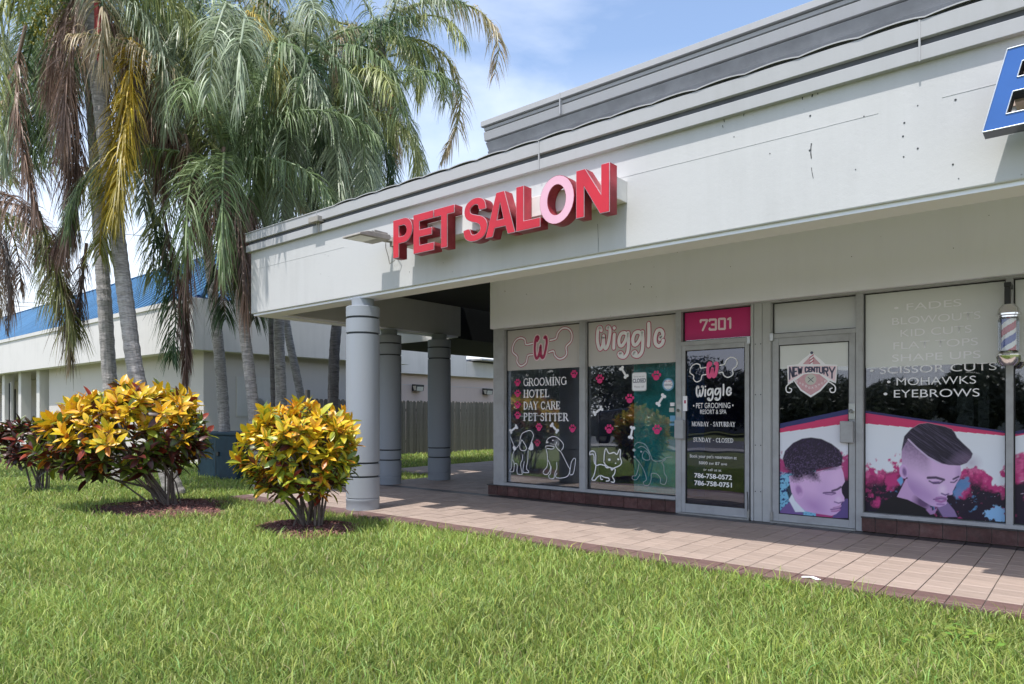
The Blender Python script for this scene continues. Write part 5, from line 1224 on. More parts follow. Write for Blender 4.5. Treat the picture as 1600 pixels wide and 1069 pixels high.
def curve_pts(p0, az, el0, L_, droop, n=12, kpow=1.2, twist=0):
    pts = [Vector(p0)]; p = Vector(p0)
    for i in range(n):
        s = (i+.5)/n; el = el0 - droop*s**kpow; el = max(el, R(-88)); a = az + twist*s
        p = p + Vector((math.cos(a)*math.cos(el), math.sin(a)*math.cos(el), math.sin(el)))*(L_/n); pts.append(p.copy())
    return pts
sid = [100]
def palm(label, trunk_px, d, r, crown_n, Lf, cols, dead=4, tm='trunk', group='queen palms clustered left of the shop', skirt=1.0, lo=R(-25), crown_z=0.0, fruits=0):
    base = onZ(trunk_px[0][0], trunk_px[0][1], GZ)
    d0 = base.x*FX + base.y*FY
    d_ = d if d else d0
    pts = [onD(x, y, d_) for x, y in trunk_px]
    pts[0].z = GZ
    t = thing('queen_palm', (pts[0].x, pts[0].y, GZ), label, 'tree', group)
    # smooth trunk with ring scars
    n = len(pts); fine = []
    for i in range(n-1):
        p0_, p1_, p2_, p3_ = pts[max(i-1, 0)], pts[i], pts[i+1], pts[min(i+2, n-1)]
        for j in range(12):
            u = j/12; fine.append(0.5*((2*p1_) + (p2_-p0_)*u + (2*p0_-5*p1_+4*p2_-p3_)*u*u + (3*p1_-p0_-3*p2_+p3_)*u**3))
    fine.append(pts[-1]); m_ = len(fine)
    rad = [r*(1.0 + .35*math.exp(-i/5) - .12*i/m_)*(1 + (.045 if i % 2 else -.02) + random.uniform(-.02, .02)) for i in range(m_)]
    MB().tube(fine, rad, 14).build('trunk', M[tm], t, smooth=False)
    top = fine[-1]
    for i in range(crown_n):
        az = 2.39996*i + random.uniform(-.3, .3); u = i/crown_n
        el = R(78) - u*(R(78)-lo) + random.uniform(-.12, .12); dr = R(95) + u*R(35) + random.uniform(-.2, .25)
        L_ = Lf*random.uniform(.85, 1.12); sid[0] += 1
        c = cols[int(random.random()*len(cols))]
        frond_mesh('frond', curve_pts(top + Vector((0, 0, random.uniform(-.25, .1))), az, el, L_, dr, twist=random.uniform(-.25, .25)), t, nl=110, ll=.55*random.uniform(.9, 1.15), base_c=c, hang=.95, seed=sid[0], tip_c=(DRY if random.random() < .15 else None), var=.3, wd=.021)
    for i in range(dead):
        az = random.uniform(0, 6.28); sid[0] += 1
        frond_mesh('dead_frond', curve_pts(top + Vector((math.cos(az)*.12, math.sin(az)*.12, -.2)), az, R(-55), random.uniform(1.9, 2.8)*skirt, R(32), kpow=.5), t, nl=90, ll=.5, base_c=random.choice([DEAD, DEAD, DRY]), hang=1.2, wd=.016, spread=.28, seed=sid[0], var=.3)
    for i in range(fruits):
        az = random.uniform(0, 6.28); b = MB(); c0 = top + Vector((math.cos(az)*.3, math.sin(az)*.3, -.3))
        for k in range(70):
            q = c0 + Vector((random.gauss(0, .10), random.gauss(0, .10), -random.random()*.75)); b.tube([q, q + Vector((0, 0, -.03)), q+Vector((0, 0, -.05))], [.014, .02, .005], 5)
        tag(b.build('fruit_cluster', M['fruitred' if i else 'fruit'], t), kind='stuff')
    return t, top
G1 = [GREEN, GREY, GREEN, GREEN, OLIVE, DEEP]
A_, A_top = palm('tall palm with straight grey trunk rising behind left end of big croton', [(190,752),(180,660),(172,600),(164,480),(157,380),(150,250),(142,100),(132,-60)], None, .135, 20, 3.3, G1, 3, fruits=1)
B_p, B_top = palm('palm leaning left with pale patched trunk above middle of big croton', [(274,775),(243,680),(214,590),(198,480),(186,390),(172,280),(158,170),(145,60),(138,-30)], None, .125, 18, 3.2, G1, 4)
C_, C_top = palm('palm with thin pale trunk beside the utility box, hung with brown fronds', [(352,738),(350,660),(344,570),(336,490),(328,410),(316,320),(300,210),(288,90)], 14.7, .115, 18, 3.3, G1, 5)
D_, D_top = palm('slender spotted palm leaning left behind the rounded croton', [(404,722),(397,650),(386,550),(375,470),(365,400),(357,330),(352,250)], 12.3, .098, 14, 3.1, G1, 6, lo=R(-15))
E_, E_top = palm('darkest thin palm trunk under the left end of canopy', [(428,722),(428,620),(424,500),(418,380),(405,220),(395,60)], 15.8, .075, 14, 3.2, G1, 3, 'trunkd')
F_, F_top = palm('thick pale palm trunk under left end of canopy', [(440,724),(439,620),(436,500),(445,360),(462,220),(478,90)], 14.6, .112, 16, 3.2, G1, 4)
G_, G_top = palm('palm trunk leaning steeply left under the canopy', [(488,700),(470,620),(450,520),(443,450),(452,330),(520,180)], 15.2, .085, 14, 2.9, G1, 5, lo=R(-20))
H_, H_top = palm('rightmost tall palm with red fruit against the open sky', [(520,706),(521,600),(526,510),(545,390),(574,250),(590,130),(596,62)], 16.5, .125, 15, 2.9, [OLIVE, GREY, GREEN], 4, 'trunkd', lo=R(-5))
I_, I_top = palm('palm at left edge of frame with thin arching dead fronds', [(-60,740),(-55,560),(-48,400),(-40,300)], 14.5, .10, 13, 2.9, [DEAD, GREY, GREEN, OLIVE], 3)
# particular fronds the photograph shows
def pf(t, pxs, d, c, name='frond', **k):
    sid[0] += 1; pts = [onD(x, y, (d[0] + (d[1]-d[0])*i/(len(pxs)-1)) if isinstance(d, tuple) else d) for i, (x, y) in enumerate(pxs)]
    return frond_mesh(name, pts, t, base_c=c, seed=sid[0], **k)
HY = 16.5
pf(H_, [(606,50),(618,22),(650,6),(700,2),(745,12),(772,40),(780,75),(772,118)], HY, OLIVE, nl=130, ll=.52, hang=1.0, wd=.022, tip_c=DRY)
pf(H_, [(604,80),(625,64),(655,60),(690,80),(712,110),(722,150),(714,200),(690,252)], HY, OLIVE, nl=130, ll=.50, hang=.8, wd=.022, tip_c=DRY)
pf(H_, [(608,88),(632,82),(655,90),(664,112),(660,135)], HY, GREY, nl=60, ll=.42, hang=.9, wd=.02)
pf(H_, [(600,130),(625,165),(645,200),(656,240),(655,290)], HY, GREEN, nl=120, ll=.5, hang=.9, wd=.022, tip_c=GREY)
pf(H_, [(592,90),(560,70),(530,100),(515,160),(512,220)], HY, GREY, nl=130, ll=.55, hang=.9, wd=.022)
pf(H_, [(596,95),(588,150),(584,210),(588,275)], 16.0, GREY, nl=110, ll=.5, hang=.8, wd=.022)
for xx, tl_ in ((560, 300), (610, 230), (540, 240)): pf(H_, [(592,80),(xx,100),(xx-4,170),(xx-2,tl_)], 16.2, random.choice([GREY, OLIVE]), nl=120, ll=.5, hang=.9, wd=.022)
# big yellow frond and neighbours
pf(B_p, [(205,60),(206,100),(204,160),(194,220),(186,280),(180,345)], (11.2, 10.6), YEL, 'yellow_frond', nl=190, ll=.62, hang=.75, wd=.021, tip_c=(.30,.25,.04), start=.0)
pf(B_p, [(200,120),(178,220),(160,330),(155,400)], 10.9, (.42,.30,.04), 'yellow_frond', nl=120, ll=.5, hang=.8, wd=.019, tip_c=(.20,.22,.06))
pf(C_, [(370,40),(395,20),(420,60),(436,120),(440,175)], 12.6, (.46,.34,.06), 'yellow_frond', nl=120, ll=.5, hang=.9, wd=.021, tip_c=OLIVE)
pf(A_, [(40,40),(28,90),(26,160),(34,230),(48,290),(62,350)], 11.8, DEAD, 'dead_frond', nl=150, ll=.42, hang=1.1, spread=.22, wd=.018)
pf(A_, [(92,50),(98,120),(104,200),(106,280),(112,350),(98,400)], 11.6, DEAD, 'dead_frond', nl=210, ll=.5, hang=1.1, spread=.28, wd=.018)
pf(A_, [(110,60),(118,160),(122,260),(110,340),(78,400)], 11.7, (.22,.14,.11), 'dead_frond', nl=200, ll=.5, hang=1.1, spread=.28, wd=.018)
pf(A_, [(70,380),(88,430),(104,480),(112,560)], 12.0, (.24,.18,.10), 'dead_frond', nl=110, ll=.5, hang=1.0, spread=.5, wd=.018)
pf(A_, [(60,330),(80,400),(100,460),(118,520)], 11.9, (.16,.17,.05), nl=120, ll=.6, hang=.9, wd=.02)
pf(A_, [(135,380),(128,440),(122,500)], 12.1, (.16,.11,.09), 'dead_frond', nl=70, ll=.35, hang=1.0, spread=.3, wd=.016)
pf(A_, [(112,-30),(118,30),(130,90),(140,160)], 11.4, DRY, 'dead_frond', nl=1, ll=.1)
for tail in ([(215,60),(235,140),(240,220),(255,300)], [(262,180),(275,230),(290,260),(305,290)], [(250,60),(262,150),(255,230)]):
    pf(C_, tail, 12.2, DEAD, 'dead_frond', nl=150, ll=.45, hang=1.1, spread=.25, wd=.018)
pf(D_, [(350,230),(340,270),(322,320),(314,350)], 11.9, DEAD, 'dead_frond', nl=160, ll=.5, hang=1.1, spread=.3, wd=.018)
pf(D_, [(290,210),(300,260),(310,320)], 12.0, (.26,.17,.12), 'dead_frond', nl=150, ll=.45, hang=1.1, spread=.25, wd=.018)
pf(C_, [(230,310),(245,370),(268,430),(275,500),(268,560)], 12.8, DEEP, nl=150, ll=.55, hang=.9, wd=.022)
pf(C_, [(255,330),(268,400),(288,470),(292,540),(290,590)], 12.7, (.17,.10,.075), 'dead_frond', nl=170, ll=.42, hang=1.0, spread=.28, wd=.018)
pf(D_, [(352,290),(340,360),(345,430),(352,500)], 12.8, DEEP, nl=170, ll=.5, hang=.9, wd=.022)
pf(D_, [(362,280),(372,340),(376,400),(378,450)], 12.1, (.10,.13,.05), nl=170, ll=.5, hang=.9, wd=.022)
pf(D_, [(380,300),(400,380),(402,440),(396,500)], 13.0, DEEP, nl=150, ll=.5, hang=.9, wd=.022)
# silvery curtains of fronds across the middle of the cluster
for (a, c, e2) in [((255,10),(300,40),(335,260)), ((270,20),(340,60),(392,280)), ((300,0),(400,90),(405,330)), ((330,20),(420,120),(430,330)), ((450,60),(480,170),(470,320)), ((470,80),(520,200),(530,330)), ((440,70),(400,170),(395,330)),
                   ((490,60),(560,150),(570,310)), ((300,60),(240,120),(225,330)), ((150,0),(90,60),(40,260)), ((140,-10),(60,20),(8,210)), ((480,90),(450,200),(440,350)), ((380,40),(360,150),(352,280)), ((520,170),(560,220),(585,330)), ((505,180),(500,240),(490,340)), ((240,-20),(220,60),(215,240)),
                   ((0,20),(10,110),(6,260)), ((130,10),(60,110),(62,240)), ((300,-10),(270,100),(282,300)), ((410,20),(450,110),(462,260))]:
    pts = smooth_pts([a, c, e2], 6); own = random.choice([C_, F_, D_, G_, E_])
    pf(own, pts, random.uniform(12.3, 14.2), random.choice([GREY, GREEN, GREY, OLIVE]), nl=170, ll=.6, hang=.85, wd=.023, tip_c=random.choice([None, GREY, None, GREEN]))
pf(I_, [(-40,330),(-5,350),(12,390),(15,440),(12,520)], 14.2, (.12,.09,.08), 'dead_frond', nl=60, ll=.25, hang=1.0, spread=.4, wd=.016)
pf(I_, [(-40,330),(0,380),(24,420)], 14.2, (.10,.09,.09), nl=30, ll=.3, hang=.5, wd=.015)
for k_, pp in enumerate((((-10.9,6.2,7.6),(-10.1,5.3,7.5),(-9.7,4.9,6.6),(-9.6,4.8,5.8)), ((-10.9,6.2,7.4),(-9.9,5.5,7.3),(-9.3,5.1,6.5),(-9.2,5.0,5.6)))):
    frond_mesh('frond', [Vector(p) for p in pp], D_, nl=120, ll=.5, base_c=GREY, hang=.9, wd=.022, seed=900+k_)
# red spathe and dry spathe in the left crown
for px, c_, w_ in (([(150,0),(154,40),(150,75),(155,100)], 'spathe', .06), ([(118,-10),(126,40),(136,90),(140,115)], 'spathe2', .06)):
    MB().tube([onD(x, y, 11.0) for x, y in px], [w_*.5, w_, w_*.8, .01], 8).build('flower_spathe', M[c_], B_p, smooth=True)
b = MB(); c0 = onD(84, 32, 11.3)
for k in range(180):
    q = c0 + Vector((random.gauss(0, .16), random.gauss(0, .16), random.gauss(-.05, .17))); b.tube([q, q+Vector((0, 0, -.02)), q+Vector((0, 0, -.045))], [.015, .022, .006], 5)
tag(b.build('fruit_cluster', M['fruit'], A_), kind='stuff')
b = MB(); c0 = onD(597, 150, 16.2)
for k in range(160):
    q = c0 + Vector((random.gauss(0, .10), random.gauss(0, .10), random.gauss(0, .30))); b.tube([q, q+Vector((0, 0, -.02)), q+Vector((0, 0, -.05))], [.015, .024, .006], 5)
tag(b.build('fruit_cluster', M['fruitred'], H_), kind='stuff')
MB().tube([onD(x, y, 16.1) for x, y in ((590,110),(593,140),(592,165),(594,178))], [.03,.07,.06,.01], 8).build('flower_spathe', M['spathe2'], H_, smooth=True)

# =================================================================== CROTON SHRUBS
def leaf_variants(pal):
    vs_ = []
    for i, (c0, c1) in enumerate(pal):
        L_ = random.uniform(.145, .19); w_ = L_*random.uniform(.165, .225); n = 5; V = []; C = []; bend = random.uniform(.15, .5)
        for k in range(n+1):
            u = k/n; ww = w_*math.sin(math.pi*min(1, u*.96+.03))**.75 if k < n else .001
            x = L_*u; z = -bend*L_*u*u*.6
            V += [(x, -ww, z + ww*.35), (x, 0, z), (x, ww, z + ww*.35)]
            mid = np.array(c0)*(1-u*.5) + np.array(c1)*u*.5
            C += [np.array(c1), mid, np.array(c1)]
        F_ = [(k*3+j, k*3+j+1, k*3+j+4, k*3+j+3) for k in range(n) for j in range(2)]
        me = mesh_np('', np.array(V), [np.array(F_)], M['croton'], None, np.array(C), True) if False else None
        vs_.append((np.array(V), np.array(F_), np.array(C)))
    return vs_
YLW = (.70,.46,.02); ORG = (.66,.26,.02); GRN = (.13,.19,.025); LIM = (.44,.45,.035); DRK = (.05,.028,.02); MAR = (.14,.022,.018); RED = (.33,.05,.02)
def leaf_mesh_data(v):
    me = bpy.data.meshes.new('leaf'); me.from_pydata([tuple(p) for p in v[0]], [], [tuple(int(i) for i in f_) for f_ in v[1]])
    a = me.color_attributes.new('Col', 'FLOAT_COLOR', 'POINT'); c = np.ones((len(v[0]), 4), np.float32); c[:, :3] = v[2]; a.data.foreach_set('color', c.ravel())
    me.materials.append(M['croton']); me.polygons.foreach_set('use_smooth', [True]*len(me.polygons)); me.update(); return me
def croton(label, base_px, ell_, n_ros, pals, stems, lsc=1.0, tilt=0.0, seed=1, group=None):
    """ell_: (centre px, centre py, half width m, half height m)"""
    rs = random.Random(seed); b0 = onZ(base_px[0], base_px[1], GZ); d = b0.x*FX + b0.y*FY
    c = onD(ell_[0], ell_[1], d); rx, rz = ell_[2], ell_[3]; ry = rx*.8
    t = thing('croton_shrub', (b0.x, b0.y, GZ), label, 'shrub', group)
    right = Vector((RX, RY, 0)); fwd = Vector((FX, FY, 0))
    top_v = leaf_variants(pals['top']*3); mid_v = leaf_variants(pals['mid']*3); low_v = leaf_variants(pals['low']*3)
    ros = []
    tries = 0
    while len(ros) < n_ros and tries < 20000:
        tries += 1
        v = Vector((rs.gauss(0, 1), rs.gauss(0, 1), rs.gauss(0, 1))).normalized(); v = Vector((v.x*(1+.12*abs(v.z)), v.y, math.copysign(abs(v.z)**.8, v.z))); k = rs.uniform(.62, 1.0)**.5
        if v.z < -.88: continue
        bump = 1 + .26*mnoise.noise(v*2.6 + Vector((seed, 0, 0)))
        p = right*v.x*rx*k*bump + fwd*v.y*ry*k*bump + Vector((0, 0, (v.z*rz*k*bump if v.z > 0 else v.z*rz*k*1.05) + tilt*v.x*rx))
        if any((p-q[0]).length < .07*lsc for q in ros): continue
        ros.append((p, v))
    leaves = []
    for p, v in ros:
        axis = (Vector((0, 0, 1))*.9 + right*v.x*.7 + fwd*v.y*.7 + Vector((rs.gauss(0, .15), rs.gauss(0, .15), 0))).normalized()
        wp = c + p; hgt = v.z + rs.gauss(0, .25) - (v.y*.15)
        nleaf = rs.randint(9, 14)
        for i in range(nleaf):
            az = i*2.4 + rs.uniform(-.3, .3); el = R(65) - i/nleaf*R(85) + rs.gauss(0, .1)
            q = axis.to_track_quat('Z', 'Y'); dirv = q @ Vector((math.cos(az)*math.cos(el), math.sin(az)*math.cos(el), math.sin(el)))
            outer = i > nleaf*.7
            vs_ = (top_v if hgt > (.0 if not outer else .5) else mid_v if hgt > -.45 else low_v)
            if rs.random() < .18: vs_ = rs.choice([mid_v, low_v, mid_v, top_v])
            vi = rs.randrange(len(vs_)); sc = lsc*rs.uniform(.75, 1.15)*(1 if not outer else 1.1)
            upv = axis if abs(axis.dot(dirv)) < .95 else Vector((0, 1, 0))
            xax = dirv.normalized(); yax = upv.cross(xax).normalized(); zax = xax.cross(yax)
            Mx = Matrix((xax, yax, zax)).transposed() @ Matrix.Rotation(rs.gauss(0, .35), 3, 'X')
            pos = wp - axis*(i*.009)
            dist = pos.x*FX + pos.y*FY
            leaves.append((dist - (p.length*.1), pos, Mx, sc, vs_[vi], id(vs_), vi))
    leaves.sort(key=lambda l: l[0])
    cache = {}
    for (dd, pos, Mx, sc, v, ii, vi) in leaves[:298]:
        key = (ii, vi)
        if key not in cache: cache[key] = leaf_mesh_data(v)
        o = bpy.data.objects.new('leaf', cache[key]); col.objects.link(o); o.parent = t
        m4 = Mx.to_4x4(); m4 = Matrix.Translation(pos - Vector(t.location)) @ m4 @ Matrix.Scale(sc, 4); o.matrix_local = m4
    VV, FF, CC = [], [], []; n0 = 0
    for (dd, pos, Mx, sc, v, ii, vi) in leaves[298:]:
        A = v[0] @ (np.array(Mx).T*sc) + np.array(pos); VV.append(A); FF.append(v[1]+n0); CC.append(v[2]*rs.uniform(.85, 1.15)); n0 += len(A)
    if VV: tag(mesh_np('leaf_mass', np.concatenate(VV), [np.concatenate(FF)], M['croton'], t, np.concatenate(CC), True), kind='stuff')
    # stems
    sb = MB()
    for i in range(stems):
        p, v = ros[rs.randrange(len(ros))]; a = Vector((b0.x, b0.y, GZ)) + right*rs.gauss(0, .09) + fwd*rs.gauss(0, .07); e = c + p*.93
        m1 = a.lerp(e, .35) + Vector((rs.gauss(0, .03), rs.gauss(0, .03), .10)); m2 = a.lerp(e, .7) + Vector((rs.gauss(0, .04), rs.gauss(0, .04), .04)); rr = rs.uniform(.008, .017)
        sb.tube([a, m1, m2, e], [rr*1.3, rr, rr*.75, rr*.4], 6)
    for p, v in ros[::2]:
        e = c + p; a = c + p*.5 + Vector((0, 0, -.25*rz)); sb.tube([a, a.lerp(e, .5)+Vector((rs.gauss(0, .02), 0, -.02)), e], [.007, .006, .004], 4)
    sb.build('stems', M['twig'], t)
    return t, b0
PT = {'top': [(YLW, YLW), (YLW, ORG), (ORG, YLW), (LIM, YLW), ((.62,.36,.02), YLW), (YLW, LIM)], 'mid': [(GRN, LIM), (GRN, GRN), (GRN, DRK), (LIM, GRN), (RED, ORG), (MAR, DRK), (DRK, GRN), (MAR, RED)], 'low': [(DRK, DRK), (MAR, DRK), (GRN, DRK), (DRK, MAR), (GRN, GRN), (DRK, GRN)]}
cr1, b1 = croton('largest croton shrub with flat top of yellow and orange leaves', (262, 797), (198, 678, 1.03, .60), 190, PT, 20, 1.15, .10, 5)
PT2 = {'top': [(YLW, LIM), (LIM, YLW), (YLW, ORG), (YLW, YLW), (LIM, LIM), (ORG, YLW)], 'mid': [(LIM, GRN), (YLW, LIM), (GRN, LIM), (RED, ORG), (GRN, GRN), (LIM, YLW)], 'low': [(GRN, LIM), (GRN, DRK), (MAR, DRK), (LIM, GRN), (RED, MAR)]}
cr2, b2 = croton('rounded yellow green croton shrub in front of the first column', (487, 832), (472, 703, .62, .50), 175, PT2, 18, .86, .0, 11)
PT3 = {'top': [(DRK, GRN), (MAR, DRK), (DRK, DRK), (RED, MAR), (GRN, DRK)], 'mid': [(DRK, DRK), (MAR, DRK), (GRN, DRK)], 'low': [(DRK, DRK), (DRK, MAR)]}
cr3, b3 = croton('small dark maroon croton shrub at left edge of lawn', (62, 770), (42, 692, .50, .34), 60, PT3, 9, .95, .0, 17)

# mulch beds
def mulch(b0, rx, ry, label, seed):
    r_ = np.random.default_rng(seed)
    n = 2600; a = r_.uniform(0, 6.283, n); k = np.sqrt(r_.random(n)); wob = 1 + .18*np.sin(a*3+seed) + .1*np.sin(a*5)
    x = b0.x + np.cos(a)*k*rx*wob; y = b0.y + np.sin(a)*k*ry*wob; z = GZ + .01 + .07*(1-k**2) + r_.uniform(0, .02, n)
    L_ = r_.uniform(.02, .055, n); w_ = r_.uniform(.006, .014, n); th = r_.uniform(0, 6.283, n); tl_ = r_.normal(0, .35, n)
    dx, dy, dz = np.cos(th)*L_/2, np.sin(th)*L_/2, tl_*L_/2; wx, wy = -np.sin(th)*w_/2, np.cos(th)*w_/2
    V = np.stack([np.stack([x-dx-wx, y-dy-wy, z-dz], 1), np.stack([x+dx-wx, y+dy-wy, z+dz], 1), np.stack([x+dx+wx, y+dy+wy, z+dz], 1), np.stack([x-dx+wx, y-dy+wy, z-dz], 1), np.stack([x, y, z+.008], 1)], 1).reshape(-1, 3)
    i = (np.arange(n)*5)[:, None]; Fc = np.concatenate([i+np.array([0,1,4]), i+np.array([1,2,4]), i+np.array([2,3,4]), i+np.array([3,0,4])])
    base = np.array((.17,.078,.066)); C = base*(1+r_.normal(0, .4, (n, 1))).clip(.3, 2.4); C[r_.random(n) < .1] = (.34,.22,.18); C = np.repeat(C.clip(.01, .8), 5, 0)
    t = mesh_np('mulch_bed', V, [Fc], M['mulch'], None, C); tag(t, label, 'mulch', None, 'stuff')
    m = MB(); N = 30; ring_ = []
    for q in range(N):
        aa = 6.283*q/N; wb = 1 + .18*math.sin(aa*3+seed) + .1*math.sin(aa*5); ring_.append((b0.x + math.cos(aa)*rx*wb, b0.y + math.sin(aa)*ry*wb, GZ+.006))
    m.v = ring_ + [(b0.x + (p[0]-b0.x)*.5, b0.y + (p[1]-b0.y)*.5, GZ+.055) for p in ring_] + [(b0.x, b0.y, GZ+.075)]
    m.f = [(q, (q+1) % N, N+(q+1) % N, N+q) for q in range(N)] + [(N+q, N+(q+1) % N, 2*N) for q in range(N)]
    m.build('mulch_soil', M['soil'], t)
BEDS = [(Vector((b1.x-.12, b1.y+.0, 0)), 1.1, .8), (Vector((b2.x-.12, b2.y+.02, 0)), .68, .48)]
mulch(*BEDS[0], 'dark red wood mulch bed under the largest croton', 2); mulch(*BEDS[1], 'red brown mulch bed under the rounded croton', 4)

# =================================================================== GRASS
def grass(N, seed):
    r_ = np.random.default_rng(seed)
    # radial density: constant near, 1/r^2 beyond
    r0, r1, rmid = 2.6, 34., 4.2
    u = r_.random(N); A1 = (rmid**2-r0**2)/2; A2 = rmid**2*math.log(r1/rmid); pick = u < A1/(A1+A2)
    rr = np.where(pick, np.sqrt(r0**2 + r_.random(N)*(rmid**2-r0**2)), rmid*np.exp(r_.random(N)*math.log(r1/rmid)))
    th = r_.uniform(-R(46), R(46), N); ang = YAW + th      # measured from +Y to the left
    x = -np.sin(ang)*rr; y = np.cos(ang)*rr
    keep = (y < EDGE_Y - .015 - 0*x) | ((x < FLOOR_X - .02) & (y < REAR_Y)) | (x < REAR_X - .02)
    keep &= ~((x < lx+.1) & (y > NY+.5)) & ~((x < -17.02) & (y > 11.3))
    q = onZ(369, 752, GZ); keep &= ~((x > q.x-1.6) & (x < q.x) & (y > q.y) & (y < q.y+.8))
    for bc, rx, ry in BEDS:
        a = np.arctan2((y-bc.y)/ry, (x-bc.x)/rx); k = np.hypot((x-bc.x)/rx, (y-bc.y)/ry); wob = 1 + .18*np.sin(a*3) + .1*np.sin(a*5)
        keep &= ~(k < wob*(.92 + r_.uniform(-.15, .08, N)))
    x, y, rr = x[keep], y[keep], rr[keep]; n = len(x)
    patch = np.array([mnoise.noise(Vector((a*.9, c*.9, 0))) for a, c in zip(x[::1], y[::1])]) if n < 900000 else 0
    sc = np.maximum(1, rr/5.0)
    h_ = r_.gamma(6, .0105, n).clip(.025, .15)*(1 + .35*patch); w_ = r_.uniform(.0045, .0085, n)*sc**.75
    edge = np.clip((y - (EDGE_Y-.25))/.25, 0, 1)*(x > FLOOR_X); h_ *= 1 + .35*edge*r_.random(n)
    phi = r_.uniform(0, 6.283, n); lean = r_.uniform(.15, 1.15, n)*h_; cx, cy = np.cos(phi), np.sin(phi); 
    fw = r_.uniform(0, 6.283, n); wx, wy = np.cos(fw)*w_/2, np.sin(fw)*w_/2
    V = np.empty((n, 5, 3)); z0 = np.full(n, GZ-.004)
    V[:, 0] = np.stack([x-wx, y-wy, z0], 1); V[:, 1] = np.stack([x+wx, y+wy, z0], 1)
    mx_, my_, mz_ = x+cx*lean*.35, y+cy*lean*.35, GZ+h_*.62
    V[:, 2] = np.stack([mx_-wx*.85, my_-wy*.85, mz_], 1); V[:, 3] = np.stack([mx_+wx*.85, my_+wy*.85, mz_], 1)
    V[:, 4] = np.stack([x+cx*lean, y+cy*lean, GZ+h_*r_.uniform(.8, 1.0, n)], 1)
    i = (np.arange(n)*5)[:, None]
    base = np.array((.275,.36,.085)); C = base*(1+r_.normal(0, .22, (n, 1)) + .30*np.asarray(patch)[:, None]).clip(.45, 1.9)
    C = C*np.stack([1 + r_.normal(0, .12, n), np.ones(n), 1 + r_.normal(0, .15, n)], 1)
    dry = r_.random(n) < .035; C[dry] = np.array((.42,.36,.19))*r_.uniform(.7, 1.2, (dry.sum(), 1)); lime = r_.random(n) < .12; C[lime] = np.array((.42,.47,.14))*r_.uniform(.8, 1.15, (lime.sum(), 1))
    Cv = np.repeat(C.clip(.01, .8), 5, 0)
    o = mesh_np('grass', V.reshape(-1, 3), [i+np.array([[0,1,3,2]]), i+np.array([[2,3,4]])], M['grass'], None, Cv)
    tag(o, 'short green lawn grass covering the whole foreground', 'grass', None, 'stuff')
grass(560000, 3)

q = onZ(1266, 905, -.01)
t = MB().quad((q.x-.07, q.y-.02, -.004), (q.x+.01, q.y-.03, .01), (q.x+.02, q.y+.0, .016), (q.x-.06, q.y+.01, .004)).quad((q.x+.01, q.y-.03, .01), (q.x+.07, q.y-.03, -.006), (q.x+.08, q.y-.0, .0), (q.x+.02, q.y+.0, .016)).build('paper_scrap', M['vwhite'])
tag(t, 'crumpled white paper scrap in the grass at the walkway edge', 'litter')
wr = random.Random(4); Vw, Fw, Cw = [], [], []; n0 = 0
for (px, py, k) in ((1480,1005,26), (1540,1020,14), (1430,1020,16), (520,860,10), (980,1010,8), (300,930,8), (700,960,6), (1180,930,8)):
    c0 = onZ(px, py, GZ)
    for i in range(k):
        x, y = c0.x + wr.gauss(0, .12), c0.y + wr.gauss(0, .10); z = GZ + wr.uniform(.05, .10); a = wr.uniform(0, 6.28); L_ = wr.uniform(.03, .06); w_ = L_*.38; tl_ = wr.uniform(-.1, .3)
        dx, dy = math.cos(a)*L_, math.sin(a)*L_; ex, ey = -math.sin(a)*w_, math.cos(a)*w_
        Vw += [(x, y, z), (x+dx*.5+ex, y+dy*.5+ey, z+L_*tl_*.7), (x+dx, y+dy, z+L_*tl_), (x+dx*.5-ex, y+dy*.5-ey, z+L_*tl_*.7)]; Fw.append((n0, n0+1, n0+2, n0+3)); n0 += 4
        cc = (.20*wr.uniform(.7, 1.3), .32*wr.uniform(.8, 1.2), .06); Cw += [cc]*4
tag(mesh_np('broadleaf_weeds', np.array(Vw), [np.array(Fw)], M['grass'], None, np.array(Cw)), 'small broadleaf weeds scattered through the lawn grass', 'weeds', None, 'stuff')

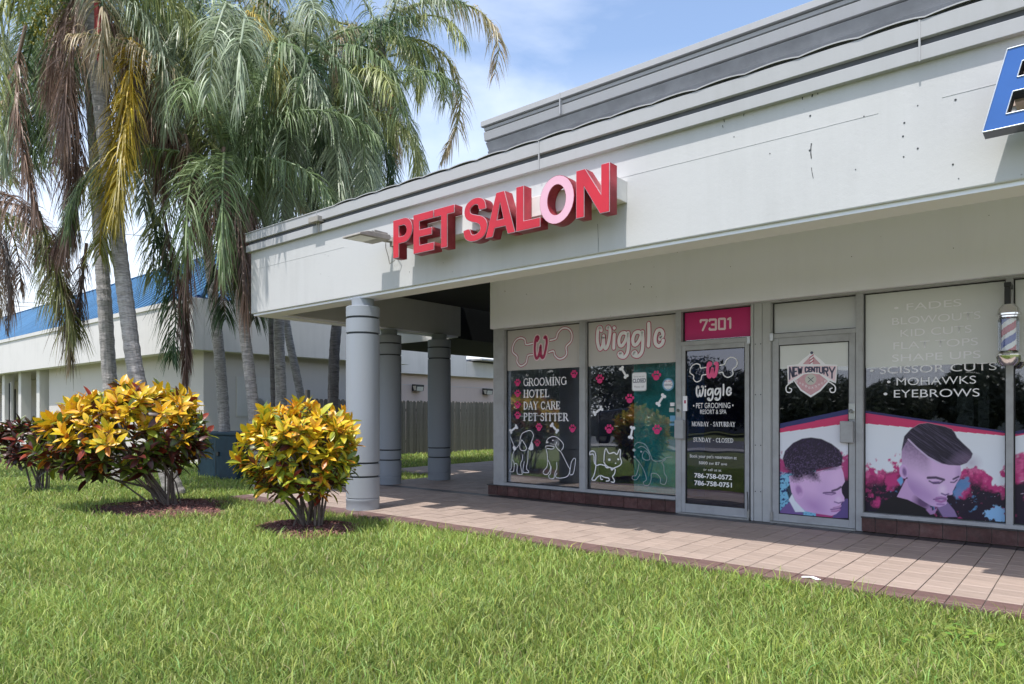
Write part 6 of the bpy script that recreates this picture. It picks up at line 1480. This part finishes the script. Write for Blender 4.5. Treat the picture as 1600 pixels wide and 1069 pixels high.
# =================================================================== ACROSS THE STREET (seen in the glass)
TL_V, TL_F, TL_C = [], [], []; tl_n = 0
for i, (x, y, h_, w_) in enumerate([(-44,-30,7.5,4.5), (-38,-28,6.5,4), (-33,-27,6.5,3.8), (-27,-29,6.5,4), (-22,-26,5.5,3.6), (-17,-28,4.5,3.2), (-13,-27,3.6,3), (-9,-27,3.2,2.8), (-5,-28,4.3,2.2), (-1,-29,3.0,3.2), (3,-28,4.4,2.0), (7,-28,3.4,3), (-53,-32,8,5), (-62,-30,7,5)]):
    r_ = np.random.default_rng(i+40); n = 11000; v = r_.normal(0, 1, (n, 3)); v /= np.linalg.norm(v, axis=1)[:, None]; k = r_.random(n)**.4
    P_0 = v*k[:, None]*np.array([w_, w_, h_*.46])*(1+.2*np.sin(v[:, :1]*5+i)) + np.array([x, y, h_*.5])
    a, b = r_.normal(0, .13, (n, 3)), r_.normal(0, .13, (n, 3)); V = np.stack([P_0, P_0+a, P_0+b], 1).reshape(-1, 3); TL_V.append(V); TL_F.append((np.arange(n)*3)[:, None]+np.array([[0,1,2]])+tl_n); tl_n += n*3
    TL_C.append(np.repeat(np.array((.08,.09,.065))*(1+r_.normal(0, .35, (n, 1))).clip(.3, 2), 3, 0))
tag(mesh_np('tree_line', np.concatenate(TL_V), [np.concatenate(TL_F)], M['frond'], None, np.concatenate(TL_C)), 'dark row of trees across the road, seen reflected in the glass', 'trees', None, 'stuff')
hs = thing('house_across_street', (-12, -34, 0), 'low beige house across the road behind the viewer', 'building')
MB().box(-26, 6, -42, -34, -.16, 3.0).build('wall', M['lwall2'], hs); MB().prism_x([(-42.5, 3.0), (-33.5, 3.0), (-38, 4.6)], -26.5, 6.5).build('roof', M['frame'], hs)
for x in (-22, -17, -11, -5, 1): MB().box(x, x+1.6, -34.03, -33.99, 1.0, 2.2).build('window', M['frame_dark'], hs)
car = thing('parked_car', (-16, -9.6, -.15), 'dark parked car across the lawn behind the viewer', 'car')
def carp(x0, x1, s=1): return [(x0, .25), (x0+.02, .75), (x0+.9, .95), (x0+1.55, 1.42), (x0+3.2, 1.44), (x1-.45, 1.0), (x1, .92), (x1+.02, .3)]
MB().prism_y(carp(-18, -13.5), -10.6, -8.8).build('body', M['carpaint'], car, bevel=.06)
MB().prism_y([(-17.0, .98), (-16.4, 1.36), (-14.9, 1.38), (-14.2, 1.0)], -10.61, -8.79).build('side_glass', M['glass_d'], car)
for x in (-17.2, -14.4):
    for y in (-10.6, -8.95):
        w_ = MB().tube([(x, y, .18), (x, y+.2, .18)], .33, 18).build('wheel', M['black'], car); MB().tube([(x, y-.012, .18), (x, y+.212, .18)], .19, 12).build('rim', M['steel'], w_)

# overhead wires at left
pw = thing('overhead_wires', (-60, 20, 5), 'thin overhead utility wires crossing the sky at left', 'wires')
for (a, c) in (((-200, 322), (600, 388)), ((-200, 455), (500, 478)), ((-200, 462), (500, 484))):
    A, B_2 = onD(a[0], a[1], 50), onD(c[0], c[1], 62); pts = [A.lerp(B_2, i/12) - Vector((0, 0, .6*math.sin(math.pi*i/12))) for i in range(13)]
    MB().tube(pts, .022, 5).build('wire', M['cable'], pw)
